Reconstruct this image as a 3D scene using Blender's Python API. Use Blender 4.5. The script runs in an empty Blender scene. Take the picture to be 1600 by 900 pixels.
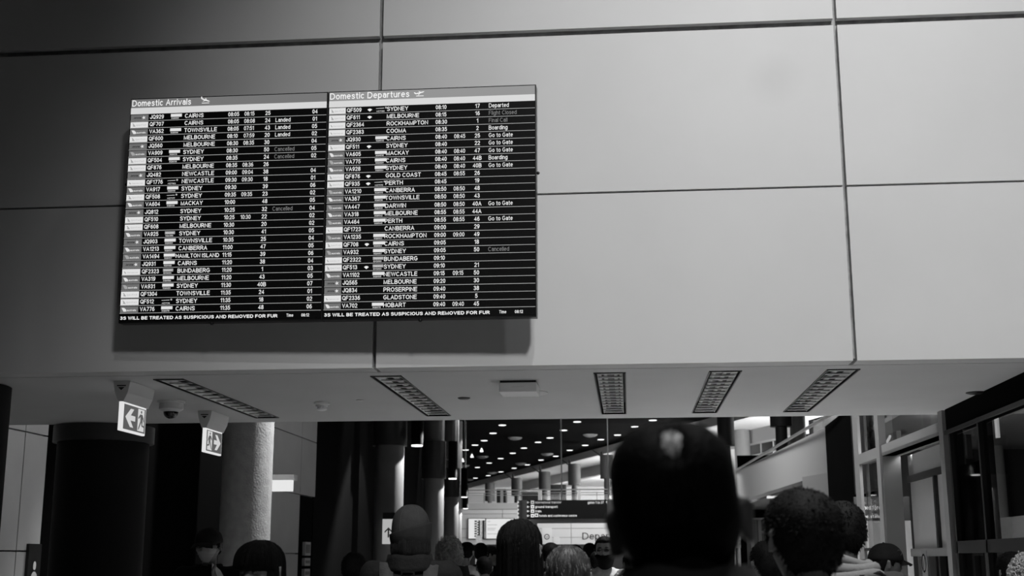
import bpy, bmesh, math, random
import numpy as np
from mathutils import Vector, Matrix
random.seed(7)
rng = np.random.default_rng(11)
S = bpy.context.scene
COL = S.collection
PI = math.pi
R = math.radians

# ------------------------------------------------------------------ camera
CAM = Vector((0, 0, 1.55))
FPX = 1960.0
pitch, yaw, roll = 0.2131, -0.0910, -0.0014
fwd = Vector((math.sin(yaw)*math.cos(pitch), math.cos(yaw)*math.cos(pitch), math.sin(pitch)))
rt = Vector((math.cos(yaw), -math.sin(yaw), 0)); up = rt.cross(fwd)
rt2 = rt*math.cos(roll)+up*math.sin(roll); up2 = -rt*math.sin(roll)+up*math.cos(roll)
cd = bpy.data.cameras.new('camera'); cam = bpy.data.objects.new('camera', cd); COL.objects.link(cam)
cam.matrix_world = Matrix(((rt2.x, up2.x, -fwd.x, CAM.x), (rt2.y, up2.y, -fwd.y, CAM.y), (rt2.z, up2.z, -fwd.z, CAM.z), (0, 0, 0, 1)))
cd.sensor_width = 36; cd.lens = 36*FPX/1600; cd.clip_start = 0.05; cd.clip_end = 400
cd.dof.use_dof = True; cd.dof.focus_distance = 8.5; cd.dof.aperture_fstop = 4.6
S.camera = cam

def ray(px, py):
    return (fwd*FPX + rt2*(px-800) - up2*(py-450)).normalized()
def at(px, py, Y):
    d = ray(px, py); return CAM + d*((Y-CAM.y)/d.y)
def onz(px, py, z):
    d = ray(px, py); return CAM + d*((z-CAM.z)/d.z)
def onx(px, py, X):
    d = ray(px, py); return CAM + d*((X-CAM.x)/d.x)

# ------------------------------------------------------------------ world, lamps, exposure
S.view_settings.view_transform = 'Standard'
S.view_settings.look = 'None'
S.view_settings.gamma = 1
S.view_settings.exposure = 0.0
S.view_settings.use_curve_mapping = False
w = bpy.data.worlds.new('world'); S.world = w; w.use_nodes = True
w.node_tree.nodes['Background'].inputs[0].default_value = (0.5, 0.5, 0.5, 1)
w.node_tree.nodes['Background'].inputs[1].default_value = 0.012

def lamp(kind, name, loc, power, target=None, size=0.1, spot=60, blend=1.0, sizey=None):
    l = bpy.data.lights.new(name, kind); o = bpy.data.objects.new(name, l); COL.objects.link(o)
    l.energy = power; o.location = loc
    if target is not None:
        d = Vector(target)-Vector(loc); o.rotation_euler = d.to_track_quat('-Z', 'Y').to_euler()
    if kind == 'AREA':
        l.size = size
        if sizey: l.shape = 'RECTANGLE'; l.size_y = sizey
    else:
        l.shadow_soft_size = size
    if kind == 'SPOT': l.spot_size = R(spot); l.spot_blend = blend
    return o
# high downlights of the tall hall this side of the bulkhead, then two added lamps
lamp('SPOT', 'hall_downlight', (1.15, -1.0, 12.0), 1350, (1.2, 7.5, 2.9), 0.06, 48, 1.0)
lamp('SPOT', 'hall_downlight_b', (1.5, 5.6, 10.6), 420, (0.2, 7.5, 3.2), 0.10, 66, 1.0)
lamp('SPOT', 'hall_downlight_c', (2.4, -1.5, 10.0), 3200, (1.7, 7.5, 2.6), 0.55, 56, 1.0)
lamp('SPOT', 'soffit_bounce_light', (1.4, 3.8, 12.0), 6600, (1.4, 3.8, 0), 0.3, 34, 0.8)  # added lamp, lights a floor pool whose bounce brightens the soffit
lamp('SPOT', 'crown_highlight_lamp', (0.1, -1.6, 8.5), 520, (0.1, 1.9, 1.7), 0.15, 26, 0.8)  # unseen lamp added to put a highlight on the nearest crown
# lamps of the hall beyond, several of them added fill
lamp('SPOT', 'soffit_bounce_light_b', (1.6, 13.2, 8.2), 5200, (1.5, 12.8, 0), 0.3, 62, 0.8)  # added lamp, brightens the soffit by bounce off the far floor
lamp('AREA', 'hall_light_side', (-3.6, 19.5, 6.2), 22, (-5.4, 19.8, 2.6), 1.0)
lamp('SPOT', 'hall_light_mid', (2.0, 40.0, 8.2), 5000, (2, 40, 0), 0.5, 75, 1.0)
lamp('AREA', 'hall_light_far', (-1.5, 65.0, 8.2), 1050, (-1, 71, 2.5), 8.0)
lamp('AREA', 'mezzanine_fill', (4.0, 100.0, 6.5), 13000, (-2, 112, 7.5), 14.0)  # unseen area fill added to make the far mezzanine wall bright
lamp('AREA', 'mezzanine_uplight', (12.0, 58.0, 5.0), 3600, (11, 62, 9), 8.0)  # added fill aimed up to brighten the pale ceiling
lamp('AREA', 'mezzanine_upfill_b', (5.5, 84.0, 5.4), 2600, (4.5, 84, 9), 5.0)  # second added fill, lifts the pale ceiling near its edge
lamp('AREA', 'landing_light', (-0.5, 30.0, 8.0), 560, (5.0, 32, 3.5), 3.0)
lamp('SPOT', 'left_wall_spot', (-2.6, 12.9, 5.5), 220, (-6.2, 12.2, 2.2), 0.05, 70, 0.5)
lamp('AREA', 'shop_door_light', (1.2, 12.2, 5.0), 22, (2.5, 11.4, 2.2), 0.6)
lamp('AREA', 'shop_light', (3.0, 12.2, 2.75), 40, (4.4, 13.4, 1.2), 0.6)

# ------------------------------------------------------------------ materials
MATS = {}
def mat(name, g, rough=0.6, metal=0.0, noise=0.0, nscale=20, bump=0.0, bscale=200, spec=0.5, coat=0.0, dist=0.01):
    if name in MATS: return MATS[name]
    m = bpy.data.materials.new(name); m.use_nodes = True; nt = m.node_tree; b = nt.nodes['Principled BSDF']
    b.inputs['Base Color'].default_value = (g, g, g, 1); b.inputs['Roughness'].default_value = rough
    b.inputs['Metallic'].default_value = metal; b.inputs['Specular IOR Level'].default_value = spec
    if coat: b.inputs['Coat Weight'].default_value = coat
    tc = None
    if noise or bump:
        tc = nt.nodes.new('ShaderNodeTexCoord')
    if noise:
        n = nt.nodes.new('ShaderNodeTexNoise'); n.inputs['Scale'].default_value = nscale; n.inputs['Detail'].default_value = 5
        nt.links.new(tc.outputs['Object'], n.inputs['Vector'])
        r = nt.nodes.new('ShaderNodeValToRGB'); e = r.color_ramp.elements
        a, c = g*(1-noise), min(1, g*(1+noise)); e[0].position = 0.3; e[1].position = 0.7
        e[0].color = (a, a, a, 1); e[1].color = (c, c, c, 1)
        nt.links.new(n.outputs['Fac'], r.inputs['Fac']); nt.links.new(r.outputs['Color'], b.inputs['Base Color'])
    if bump:
        n2 = nt.nodes.new('ShaderNodeTexNoise'); n2.inputs['Scale'].default_value = bscale; n2.inputs['Detail'].default_value = 3
        nt.links.new(tc.outputs['Object'], n2.inputs['Vector'])
        bp = nt.nodes.new('ShaderNodeBump'); bp.inputs['Strength'].default_value = bump; bp.inputs['Distance'].default_value = dist
        nt.links.new(n2.outputs['Fac'], bp.inputs['Height']); nt.links.new(bp.outputs['Normal'], b.inputs['Normal'])
    MATS[name] = m; return m
def emit(name, g, s=1.0):
    if name in MATS: return MATS[name]
    m = bpy.data.materials.new(name); m.use_nodes = True; nt = m.node_tree; b = nt.nodes['Principled BSDF']
    b.inputs['Base Color'].default_value = (0.01, 0.01, 0.01, 1); b.inputs['Roughness'].default_value = 0.6
    b.inputs['Emission Color'].default_value = (g, g, g, 1); b.inputs['Emission Strength'].default_value = s
    MATS[name] = m; return m
def glass(name, g=0.6, alpha=0.25):
    if name in MATS: return MATS[name]
    m = bpy.data.materials.new(name); m.use_nodes = True; nt = m.node_tree
    out = nt.nodes['Material Output']; nt.nodes.remove(nt.nodes['Principled BSDF'])
    tr = nt.nodes.new('ShaderNodeBsdfTransparent'); tr.inputs[0].default_value = (g, g, g, 1)
    gl = nt.nodes.new('ShaderNodeBsdfGlossy'); gl.inputs['Roughness'].default_value = 0.02
    fr = nt.nodes.new('ShaderNodeFresnel'); fr.inputs[0].default_value = 1.45
    mx = nt.nodes.new('ShaderNodeMixShader'); gm = nt.nodes.new('ShaderNodeNewGeometry'); mu = nt.nodes.new('ShaderNodeMath'); mu.operation = 'MULTIPLY_ADD'; mu.inputs[1].default_value = -1; mu.inputs[2].default_value = 1
    m2 = nt.nodes.new('ShaderNodeMath'); m2.operation = 'MULTIPLY'; nt.links.new(gm.outputs['Backfacing'], mu.inputs[0]); nt.links.new(mu.outputs[0], m2.inputs[0]); nt.links.new(fr.outputs[0], m2.inputs[1]); nt.links.new(m2.outputs[0], mx.inputs[0])
    nt.links.new(tr.outputs[0], mx.inputs[1]); nt.links.new(gl.outputs[0], mx.inputs[2]); nt.links.new(mx.outputs[0], out.inputs[0])
    MATS[name] = m; return m

M_panel = mat('bulkhead_panel_paint', 0.56, 0.55, noise=0.03, nscale=1.3, bump=0.08, bscale=350, dist=0.002)
_nt = M_panel.node_tree; _b = _nt.nodes['Principled BSDF']; _src = _b.inputs['Base Color'].links[0].from_socket
_st = at(1210, 122, 7.516); _g = _nt.nodes.new('ShaderNodeNewGeometry'); _vd = _nt.nodes.new('ShaderNodeVectorMath'); _vd.operation = 'DISTANCE'; _vd.inputs[1].default_value = _st
_mr = _nt.nodes.new('ShaderNodeMapRange'); _mr.inputs['From Min'].default_value = 0.04; _mr.inputs['From Max'].default_value = 0.20; _mr.inputs['To Min'].default_value = 0.16; _mr.inputs['To Max'].default_value = 0.0
_mx = _nt.nodes.new('ShaderNodeMixRGB'); _mx.inputs[2].default_value = (.3, .3, .3, 1)
_nt.links.new(_g.outputs['Position'], _vd.inputs[0]); _nt.links.new(_vd.outputs['Value'], _mr.inputs['Value']); _nt.links.new(_mr.outputs[0], _mx.inputs[0]); _nt.links.new(_src, _mx.inputs[1]); _nt.links.new(_mx.outputs[0], _b.inputs['Base Color'])
M_groove = mat('panel_groove', 0.30, 0.7, noise=0.3, nscale=15)
M_soffit = mat('soffit_paint', 0.55, 0.7, noise=0.03, nscale=2, bump=0.05, bscale=300, dist=0.002)
M_wallp = mat('wall_panel_paint', 0.45, 0.5, noise=0.05, nscale=2)
M_white = mat('white_paint', 0.72, 0.5, noise=0.04, nscale=0.4)
M_black = mat('black_paint', 0.0022, 0.9, spec=0.02)
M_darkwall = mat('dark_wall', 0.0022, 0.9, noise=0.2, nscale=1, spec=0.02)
M_darkcol = mat('dark_column_paint', 0.008, 0.7, noise=0.15, nscale=2, spec=0.15)
M_conc = mat('rough_concrete', 0.36, 0.85, noise=0.12, nscale=9, bump=0.55, bscale=42, dist=0.010, spec=0.2)
M_collar = mat('collar_metal', 0.035, 0.5, noise=0.1, nscale=4)
M_colgrey = mat('grey_column_paint', 0.22, 0.6, noise=0.05, nscale=2)
M_steel = mat('brushed_steel', 0.45, 0.35, 0.8, noise=0.08, nscale=8)
M_plastic = mat('white_plastic', 0.9, 0.4)
M_housing = mat('housing_plastic', 0.72, 0.45)
M_lens = mat('dark_dome', 0.01, 0.12, coat=0.5)
M_bezel = mat('screen_bezel', 0.01, 0.35)
M_screen = mat('screen_black', 0.006, 0.25)
M_floor = mat('polished_floor', 0.50, 0.25, noise=0.15, nscale=3)
M_frame = mat('shopfront_frame', 0.33, 0.4, 0.3)
M_frame_d = mat('dark_frame', 0.025, 0.4, 0.3)
M_reveal = mat('door_reveal_paint', 0.20, 0.6, noise=0.04, nscale=3)
M_door = mat('door_leaf_paint', 0.42, 0.5, noise=0.04, nscale=3)
M_louvre = mat('louvre_metal', 0.85, 0.35, 0.3)
M_skin = mat('skin', 0.15, 0.5, noise=0.08, nscale=30, bump=0.1, bscale=300, dist=0.001)
M_skin_d = mat('skin_deep', 0.075, 0.45, noise=0.1, nscale=30)
M_hair = mat('dark_hair', 0.003, 0.7, spec=0.08, noise=0.4, nscale=60, bump=0.5, bscale=150, dist=0.004)
M_hair_b = mat('brown_hair', 0.016, 0.5, spec=0.35, noise=0.5, nscale=40, bump=0.5, bscale=150, dist=0.004)
M_hair_l = mat('blonde_hair', 0.28, 0.45, noise=0.5, nscale=40, bump=0.5, bscale=100, dist=0.004)
M_hair_g = mat('grey_hair', 0.18, 0.5, noise=0.4, nscale=60, bump=0.5, bscale=150, dist=0.004)
M_cloth_k = mat('black_cloth', 0.008, 0.85, noise=0.3, nscale=12, bump=0.3, bscale=60, spec=0.15)
M_cloth_d = mat('charcoal_cloth', 0.014, 0.85, noise=0.3, nscale=12, bump=0.4, bscale=60, spec=0.2)
M_cloth_m = mat('grey_cloth', 0.06, 0.85, noise=0.2, nscale=14, bump=0.4, bscale=80, spec=0.2)
M_cloth_l = mat('light_cloth', 0.42, 0.85, noise=0.25, nscale=18, bump=0.3, bscale=80, spec=0.2)
M_beanie = mat('beanie_knit', 0.05, 0.9, noise=0.12, nscale=30, bump=0.5, bscale=260, dist=0.003, spec=0.1)
M_mask = mat('mask_fabric', 0.42, 0.8, noise=0.06, nscale=10)
M_eye = mat('eye', 0.05, 0.1)
E_txt = emit('screen_white', 0.86); E_dim = emit('screen_dim', 0.17); E_line = emit('screen_line', 0.42)
E_hdr = emit('screen_header', 0.17); E_hdr2 = emit('screen_header_light', 0.27); E_band = emit('screen_band', 0.66)
E_tileg = emit('tile_grey', 0.15); E_tilew = emit('tile_white', 0.74); E_tiled = emit('tile_dark', 0.012); E_tilem = emit('tile_mid', 0.36)
E_sign = emit('sign_glow', 0.78); E_signg = emit('sign_green', 0.10); E_lamp = emit('lamp_disc', 1.0, 2.0)
E_lamp2 = emit('lamp_soft', 0.8, 1.0); E_dome = emit('dim_dome', 0.07)

# ------------------------------------------------------------------ mesh helpers
def link(name, me, m=None, parent=None):
    o = bpy.data.objects.new(name, me); COL.objects.link(o)
    if m is not None:
        for k in (m if isinstance(m, (list, tuple)) else [m]): me.materials.append(k)
    if parent is not None: o.parent = parent
    return o
def tag(o, label=None, cat=None, group=None, kind=None):
    if label: o['label'] = label
    if cat: o['category'] = cat
    if group: o['group'] = group
    if kind: o['kind'] = kind
    return o
def empty(name, loc=(0, 0, 0), label=None, cat=None, group=None, kind=None, rz=0):
    o = bpy.data.objects.new(name, None); COL.objects.link(o); o.location = loc; o.rotation_euler.z = rz
    return tag(o, label, cat, group, kind)

class MB:
    def __init__(s): s.v = []; s.f = []; s.mi = []
    def add(s, vs, fs, mi=0):
        n = len(s.v); s.v += [tuple(a) for a in vs]; s.f += [tuple(i+n for i in f) for f in fs]; s.mi += [mi]*len(fs); return s
    def box(s, x0, x1, y0, y1, z0, z1, mi=0):
        if x0 > x1: x0, x1 = x1, x0
        if y0 > y1: y0, y1 = y1, y0
        if z0 > z1: z0, z1 = z1, z0
        v = [(x, y, z) for x in (x0, x1) for y in (y0, y1) for z in (z0, z1)]
        return s.add(v, [(0, 1, 3, 2), (4, 6, 7, 5), (0, 4, 5, 1), (2, 3, 7, 6), (0, 2, 6, 4), (1, 5, 7, 3)], mi)
    def prism(s, pts, z0, z1, mi=0):      # plan polygon, counter-clockwise
        n = len(pts); v = [(p[0], p[1], z0) for p in pts]+[(p[0], p[1], z1) for p in pts]
        f = [tuple(range(n-1, -1, -1)), tuple(range(n, 2*n))]+[(i, (i+1) % n, (i+1) % n+n, i+n) for i in range(n)]
        return s.add(v, f, mi)
    def slab(s, p, q, t, z0, z1, mi=0):   # wall along segment p-q of thickness t
        p = Vector(p[:2]); q = Vector(q[:2]); d = (q-p).normalized(); n = Vector((-d.y, d.x))*t
        return s.prism([p, q, q+n, p+n] if t > 0 else [q, p, p+n, q+n], z0, z1, mi)
    def cyl(s, p, q, r0, r1=None, n=16, mi=0, caps=True):
        p = Vector(p); q = Vector(q); r1 = r0 if r1 is None else r1
        d = (q-p).normalized(); a = d.orthogonal().normalized(); b = d.cross(a)
        v = []
        for c, r in ((p, r0), (q, r1)):
            for i in range(n):
                t = 2*PI*i/n; v.append(c+(a*math.cos(t)+b*math.sin(t))*r)
        f = [(i, (i+1) % n, (i+1) % n+n, i+n) for i in range(n)]
        if caps: f += [tuple(range(n-1, -1, -1)), tuple(range(n, 2*n))]
        return s.add(v, f, mi)
    def tube(s, pts, rs, n=6, mi=0):
        pts = [Vector(p) for p in pts]
        if not hasattr(rs, '__len__'): rs = [rs]*len(pts)
        v = []; a = None
        for i, p in enumerate(pts):
            d = (pts[min(i+1, len(pts)-1)]-pts[max(i-1, 0)]); d = d.normalized() if d.length > 1e-9 else Vector((0, 0, 1))
            if a is None: a = d.orthogonal().normalized()
            a = (a-d*a.dot(d)); a = a.normalized() if a.length > 1e-6 else d.orthogonal().normalized()
            b = d.cross(a)
            for k in range(n):
                t = 2*PI*k/n; v.append(p+(a*math.cos(t)+b*math.sin(t))*rs[i])
        f = []
        for i in range(len(pts)-1):
            for k in range(n): f.append((i*n+k, i*n+(k+1) % n, (i+1)*n+(k+1) % n, (i+1)*n+k))
        f += [tuple(range(n-1, -1, -1)), tuple(range((len(pts)-1)*n, len(pts)*n))]
        return s.add(v, f, mi)
    def lathe(s, prof, c=(0, 0, 0), n=24, mi=0):      # prof (r, z)
        v = []; 
        for r, z in prof:
            for i in range(n):
                t = 2*PI*i/n; v.append((c[0]+r*math.cos(t), c[1]+r*math.sin(t), c[2]+z))
        f = []
        for j in range(len(prof)-1):
            for i in range(n): f.append((j*n+i, j*n+(i+1) % n, (j+1)*n+(i+1) % n, (j+1)*n+i))
        f += [tuple(range(n-1, -1, -1)), tuple(range((len(prof)-1)*n, len(prof)*n))]
        return s.add(v, f, mi)
    def ell(s, c, r, n=16, m=10, mi=0):
        v = [(c[0], c[1], c[2]-r[2])]
        for j in range(1, m):
            ph = -PI/2+PI*j/m
            for i in range(n):
                t = 2*PI*i/n; v.append((c[0]+r[0]*math.cos(ph)*math.cos(t), c[1]+r[1]*math.cos(ph)*math.sin(t), c[2]+r[2]*math.sin(ph)))
        v.append((c[0], c[1], c[2]+r[2])); L = len(v)-1
        f = [(0, 1+(i+1) % n, 1+i) for i in range(n)]
        for j in range(m-2):
            for i in range(n): f.append((1+j*n+i, 1+j*n+(i+1) % n, 1+(j+1)*n+(i+1) % n, 1+(j+1)*n+i))
        f += [(L, 1+(m-2)*n+i, 1+(m-2)*n+(i+1) % n) for i in range(n)]
        return s.add(v, f, mi)
    def caps(s, p, q, r0, r1, n=12, mi=0):            # tapered capsule
        p = Vector(p); q = Vector(q); d = (q-p); L = d.length; d = d.normalized()
        pts = []; rs = []
        for k in (0.15, 0.5, 0.85): pts.append(p-d*r0*math.cos(k*PI/2)); rs.append(r0*math.sin(k*PI/2))
        pts.append(p); rs.append(r0); pts.append(p+d*L*0.5); rs.append((r0+r1)/2); pts.append(q); rs.append(r1)
        for k in (0.85, 0.5, 0.15): pts.append(q+d*r1*math.cos(k*PI/2)); rs.append(r1*math.sin(k*PI/2))
        return s.tube(pts, rs, n, mi)
    def loft(s, rings, n=28, mi=0):                   # rings (z, rx, ry, cx, cy)
        v = []
        for z, rx, ry, cx, cy in rings:
            for i in range(n):
                t = 2*PI*i/n; v.append((cx+rx*math.cos(t), cy+ry*math.sin(t), z))
        f = []
        for j in range(len(rings)-1):
            for i in range(n): f.append((j*n+i, j*n+(i+1) % n, (j+1)*n+(i+1) % n, (j+1)*n+i))
        f += [tuple(range(n-1, -1, -1)), tuple(range((len(rings)-1)*n, len(rings)*n))]
        return s.add(v, f, mi)
    def mesh(s, name, smooth=False, bevel=0):
        me = bpy.data.meshes.new(name); me.from_pydata(s.v, [], s.f); me.polygons.foreach_set('material_index', s.mi)
        if bevel or not smooth:
            bm = bmesh.new(); bm.from_mesh(me); bmesh.ops.recalc_face_normals(bm, faces=bm.faces)
            if bevel:
                bmesh.ops.bevel(bm, geom=[e for e in bm.edges if e.calc_length() > 2.2*bevel], offset=bevel, segments=2, affect='EDGES', profile=0.6)
            bm.to_mesh(me); bm.free()
        if smooth: me.polygons.foreach_set('use_smooth', [True]*len(me.polygons))
        me.update(); return me
    def build(s, name, m, parent=None, smooth=False, bevel=0, matrix=None):
        o = link(name, s.mesh(name, smooth, bevel), m, parent)
        if matrix is not None: o.matrix_local = matrix
        return o
def autosmooth(o, ang=35):
    me = o.data; me.polygons.foreach_set('use_smooth', [True]*len(me.polygons))
    bm = bmesh.new(); bm.from_mesh(me)
    for e in bm.edges:
        if len(e.link_faces) != 2 or e.calc_face_angle(0) > R(ang): e.smooth = False
    bm.to_mesh(me); bm.free(); return o

# lettering: a small sans-serif drawn as strokes; every string becomes flat mesh data
def _arc(cx, cy, rx, ry, a0, a1, n=7): return [(cx+rx*math.cos(R(a0+(a1-a0)*i/n)), cy+ry*math.sin(R(a0+(a1-a0)*i/n))) for i in range(n+1)]
def _bowl(y0, y1, x0=0, xm=.45, rx=.5): return [(x0, y0), (xm, y0)]+_arc(xm, (y0+y1)/2, rx, (y1-y0)/2, -90, 90)+[(x0, y1)]
X_ = .72  # x-height
def _oo(h=1.0, n=14): return _arc(.5, h/2, .5, h/2, 0, 360, n)
GL = {
 'A': (.68, [[(0, 0), (.5, 1), (1, 0)], [(.2, .35), (.8, .35)]]), 'B': (.62, [[(0, 0), (0, 1)], _bowl(.52, 1, rx=.47), _bowl(0, .52, xm=.5)]),
 'C': (.68, [_arc(.52, .5, .52, .5, 50, 310, 12)]), 'D': (.68, [[(0, 0), (0, 1)], _bowl(0, 1, xm=.4, rx=.6)]),
 'E': (.56, [[(1, 0), (0, 0), (0, 1), (1, 1)], [(0, .52), (.9, .52)]]), 'F': (.53, [[(0, 0), (0, 1), (1, 1)], [(0, .5), (.85, .5)]]),
 'G': (.72, [_arc(.5, .5, .5, .5, 50, 330, 12)+[(.98, .45), (.6, .45)]]), 'H': (.64, [[(0, 0), (0, 1)], [(1, 0), (1, 1)], [(0, .52), (1, .52)]]),
 'I': (.0, [[(0, 0), (0, 1)]]), 'J': (.46, [[(1, 1), (1, .3)]+_arc(.5, .3, .5, .3, 0, -180, 7)]), 'K': (.64, [[(0, 0), (0, 1)], [(1, 1), (0, .35)], [(.35, .6), (1, 0)]]),
 'L': (.50, [[(0, 1), (0, 0), (1, 0)]]), 'M': (.74, [[(0, 0), (0, 1), (.5, 0), (1, 1), (1, 0)]]), 'N': (.64, [[(0, 0), (0, 1), (1, 0), (1, 1)]]),
 'O': (.74, [_oo()]), 'P': (.58, [[(0, 0), (0, 1)], _bowl(.42, 1)]), 'Q': (.74, [_oo(), [(.6, .25), (1, -.05)]]), 'R': (.64, [[(0, 0), (0, 1)], _bowl(.46, 1), [(.55, .46), (1, 0)]]),
 'S': (.60, [[(.95, .80)]+_arc(.5, .76, .45, .24, 30, 210, 7)+_arc(.5, .25, .5, .25, 45, -150, 8)]), 'T': (.60, [[(0, 1), (1, 1)], [(.5, 1), (.5, 0)]]),
 'U': (.64, [[(0, 1), (0, .35)]+_arc(.5, .35, .5, .35, 180, 360, 7)+[(1, 1)]]), 'V': (.66, [[(0, 1), (.5, 0), (1, 1)]]), 'W': (.96, [[(0, 1), (.25, 0), (.5, 1), (.75, 0), (1, 1)]]),
 'X': (.62, [[(0, 0), (1, 1)], [(0, 1), (1, 0)]]), 'Y': (.64, [[(0, 1), (.5, .45), (1, 1)], [(.5, .45), (.5, 0)]]), 'Z': (.58, [[(0, 1), (1, 1), (0, 0), (1, 0)]]),
 '0': (.50, [_oo()]), '1': (.30, [[(0, .76), (.9, 1), (.9, 0)]]), '2': (.50, [_arc(.5, .72, .48, .28, 165, -20, 7)+[(0, 0), (1, 0)]]),
 '3': (.50, [_arc(.47, .76, .42, .24, 155, -90, 7), _arc(.5, .26, .5, .26, 90, -160, 8)]), '4': (.52, [[(.78, 0), (.78, 1), (0, .28), (1, .28)]]),
 '5': (.50, [[(.9, 1), (.15, 1), (.05, .52)]+_arc(.48, .33, .52, .33, 130, -155, 9)]), '6': (.50, [_arc(.5, .31, .5, .31, 0, 360, 10), [(.02, .36), (.12, .72), (.45, 1), (.85, .93)]]),
 '7': (.50, [[(0, 1), (1, 1), (.35, 0)]]), '8': (.50, [_arc(.5, .76, .43, .24, 0, 360, 10), _arc(.5, .26, .5, .26, 0, 360, 10)]), '9': (.50, [_arc(.5, .69, .5, .31, 0, 360, 10), [(.98, .64), (.88, .28), (.55, 0), (.15, .07)]]),
 ':': (.0, [[(0, .02), (0, .06)], [(0, .58), (0, .62)]]), '.': (.0, [[(0, 0), (0, .04)]]), '-': (.28, [[(0, .38), (1, .38)]]),
 'a': (.44, [_arc(.5, .24, .46, .24, 0, 360, 8), [(.12, .62), (.35, X_), (.7, X_), (1, .56), (1, 0)]]), 'b': (.48, [[(0, 0), (0, 1)], _arc(.5, .36, .5, .36, 0, 360, 10)]),
 'c': (.44, [_arc(.52, .36, .52, .36, 50, 310, 9)]), 'd': (.48, [[(1, 0), (1, 1)], _arc(.5, .36, .5, .36, 0, 360, 10)]), 'e': (.48, [[(.02, .38), (.98, .38)]+_arc(.5, .36, .5, .36, 5, 310, 10)]),
 'f': (.26, [[(.4, 0), (.4, .82), (.6, 1), (1, 1)], [(0, .68), (.95, .68)]]), 'g': (.48, [_arc(.5, .36, .5, .36, 0, 360, 10), [(1, X_), (1, -.1), (.7, -.26), (.3, -.26), (.05, -.16)]]),
 'h': (.44, [[(0, 0), (0, 1)], [(0, .45)]+_arc(.5, .45, .5, .27, 180, 0, 6)+[(1, 0)]]), 'i': (.0, [[(0, 0), (0, X_)], [(0, .94), (0, 1)]]), 'j': (.0, [[(0, -.25), (0, X_)], [(0, .94), (0, 1)]]),
 'k': (.42, [[(0, 0), (0, 1)], [(.95, X_), (0, .25)], [(.35, .42), (1, 0)]]), 'l': (.0, [[(0, 0), (0, 1)]]), 'm': (.74, [[(0, 0), (0, X_)], [(0, .5)]+_arc(.25, .5, .25, .22, 180, 0, 5)+[(.5, 0)], [(.5, .5)]+_arc(.75, .5, .25, .22, 180, 0, 5)+[(1, 0)]]),
 'n': (.44, [[(0, 0), (0, X_)], [(0, .45)]+_arc(.5, .45, .5, .27, 180, 0, 6)+[(1, 0)]]), 'o': (.50, [_oo(X_, 10)]), 'p': (.48, [[(0, -.28), (0, X_)], _arc(.5, .36, .5, .36, 0, 360, 10)]),
 'q': (.48, [[(1, -.28), (1, X_)], _arc(.5, .36, .5, .36, 0, 360, 10)]), 'r': (.24, [[(0, 0), (0, X_)], [(0, .45), (.4, .68), (1, X_)]]), 's': (.42, [[(.92, .58)]+_arc(.5, .54, .42, .18, 30, 205, 6)+_arc(.5, .18, .48, .18, 45, -155, 7)]),
 't': (.26, [[(.45, .95), (.45, .15), (.65, 0), (1, 0)], [(0, .68), (1, .68)]]), 'u': (.44, [[(0, X_), (0, .27)]+_arc(.5, .27, .5, .27, 180, 360, 6), [(1, X_), (1, 0)]]),
 'v': (.46, [[(0, X_), (.5, 0), (1, X_)]]), 'w': (.68, [[(0, X_), (.25, 0), (.5, X_), (.75, 0), (1, X_)]]), 'x': (.44, [[(0, 0), (1, X_)], [(0, X_), (1, 0)]]), 'y': (.46, [[(0, X_), (.5, 0)], [(1, X_), (.35, -.28), (.1, -.28)]]), 'z': (.42, [[(0, X_), (1, X_), (0, 0), (1, 0)]])}
_tc = {}
def glyphs(txt, t):
    k = (txt, round(t, 3))
    if k in _tc: return _tc[k]
    V = []; F = []; cx = 0.0
    for ch in txt:
        if ch == ' ': cx += .36; continue
        wd, st = GL[ch]
        for pl in st:
            P = [(cx+t/2+x*wd*.95, t/2+y*(1-t) if y >= 0 else t/2+y) for x, y in pl]
            closed = abs(P[0][0]-P[-1][0])+abs(P[0][1]-P[-1][1]) < 1e-4; N_ = len(P); L = []; Rr = []
            for i, p in enumerate(P):
                a_ = P[i-1] if i > 0 else (P[-2] if closed else None); b_ = P[i+1] if i < N_-1 else (P[1] if closed else None)
                d0 = None if a_ is None else (p[0]-a_[0], p[1]-a_[1]); d1 = None if b_ is None else (b_[0]-p[0], b_[1]-p[1])
                def un(d): l = math.hypot(*d) or 1; return (d[0]/l, d[1]/l)
                if d0 is None: d0 = d1
                if d1 is None: d1 = d0
                d0 = un(d0); d1 = un(d1); m = (d0[0]+d1[0], d0[1]+d1[1])
                if math.hypot(*m) < .2: m = d0
                m = un(m); c_ = max(.55, m[0]*d0[0]+m[1]*d0[1]); q = t/2/c_
                ex = 0.0
                if not closed and i == 0: ex = -t*.42
                if not closed and i == N_-1: ex = t*.42
                L.append((p[0]-m[1]*q+m[0]*ex, p[1]+m[0]*q+m[1]*ex)); Rr.append((p[0]+m[1]*q+m[0]*ex, p[1]-m[0]*q+m[1]*ex))
            n0 = len(V); V += L+Rr
            F += [(n0+i, n0+N_+i, n0+N_+i+1, n0+i+1) for i in range(N_-1)]
        cx += wd*.95+t+.115
    _tc[k] = (V, F); return _tc[k]
def text2d(mb, txt, x, z, h, w=None, sx=0.86, align='l', y=0.0, mi=0, bold=0.0, mirror=False):
    """cap height h, baseline at z; w forces total width; bold widens the stroke"""
    v, f = glyphs(txt, min(.22, .118+bold*2.6))
    if not v: return
    x0 = min(a[0] for a in v); x1 = max(a[0] for a in v)
    kx = h*sx
    if w: kx = w/(x1-x0)
    W = (x1-x0)*kx; ox = {'l': 0, 'c': -W/2, 'r': -W}[align]
    mb.add([(x+ox+(a[0]-x0)*kx, y, z+a[1]*h) for a in v], f, mi)
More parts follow.
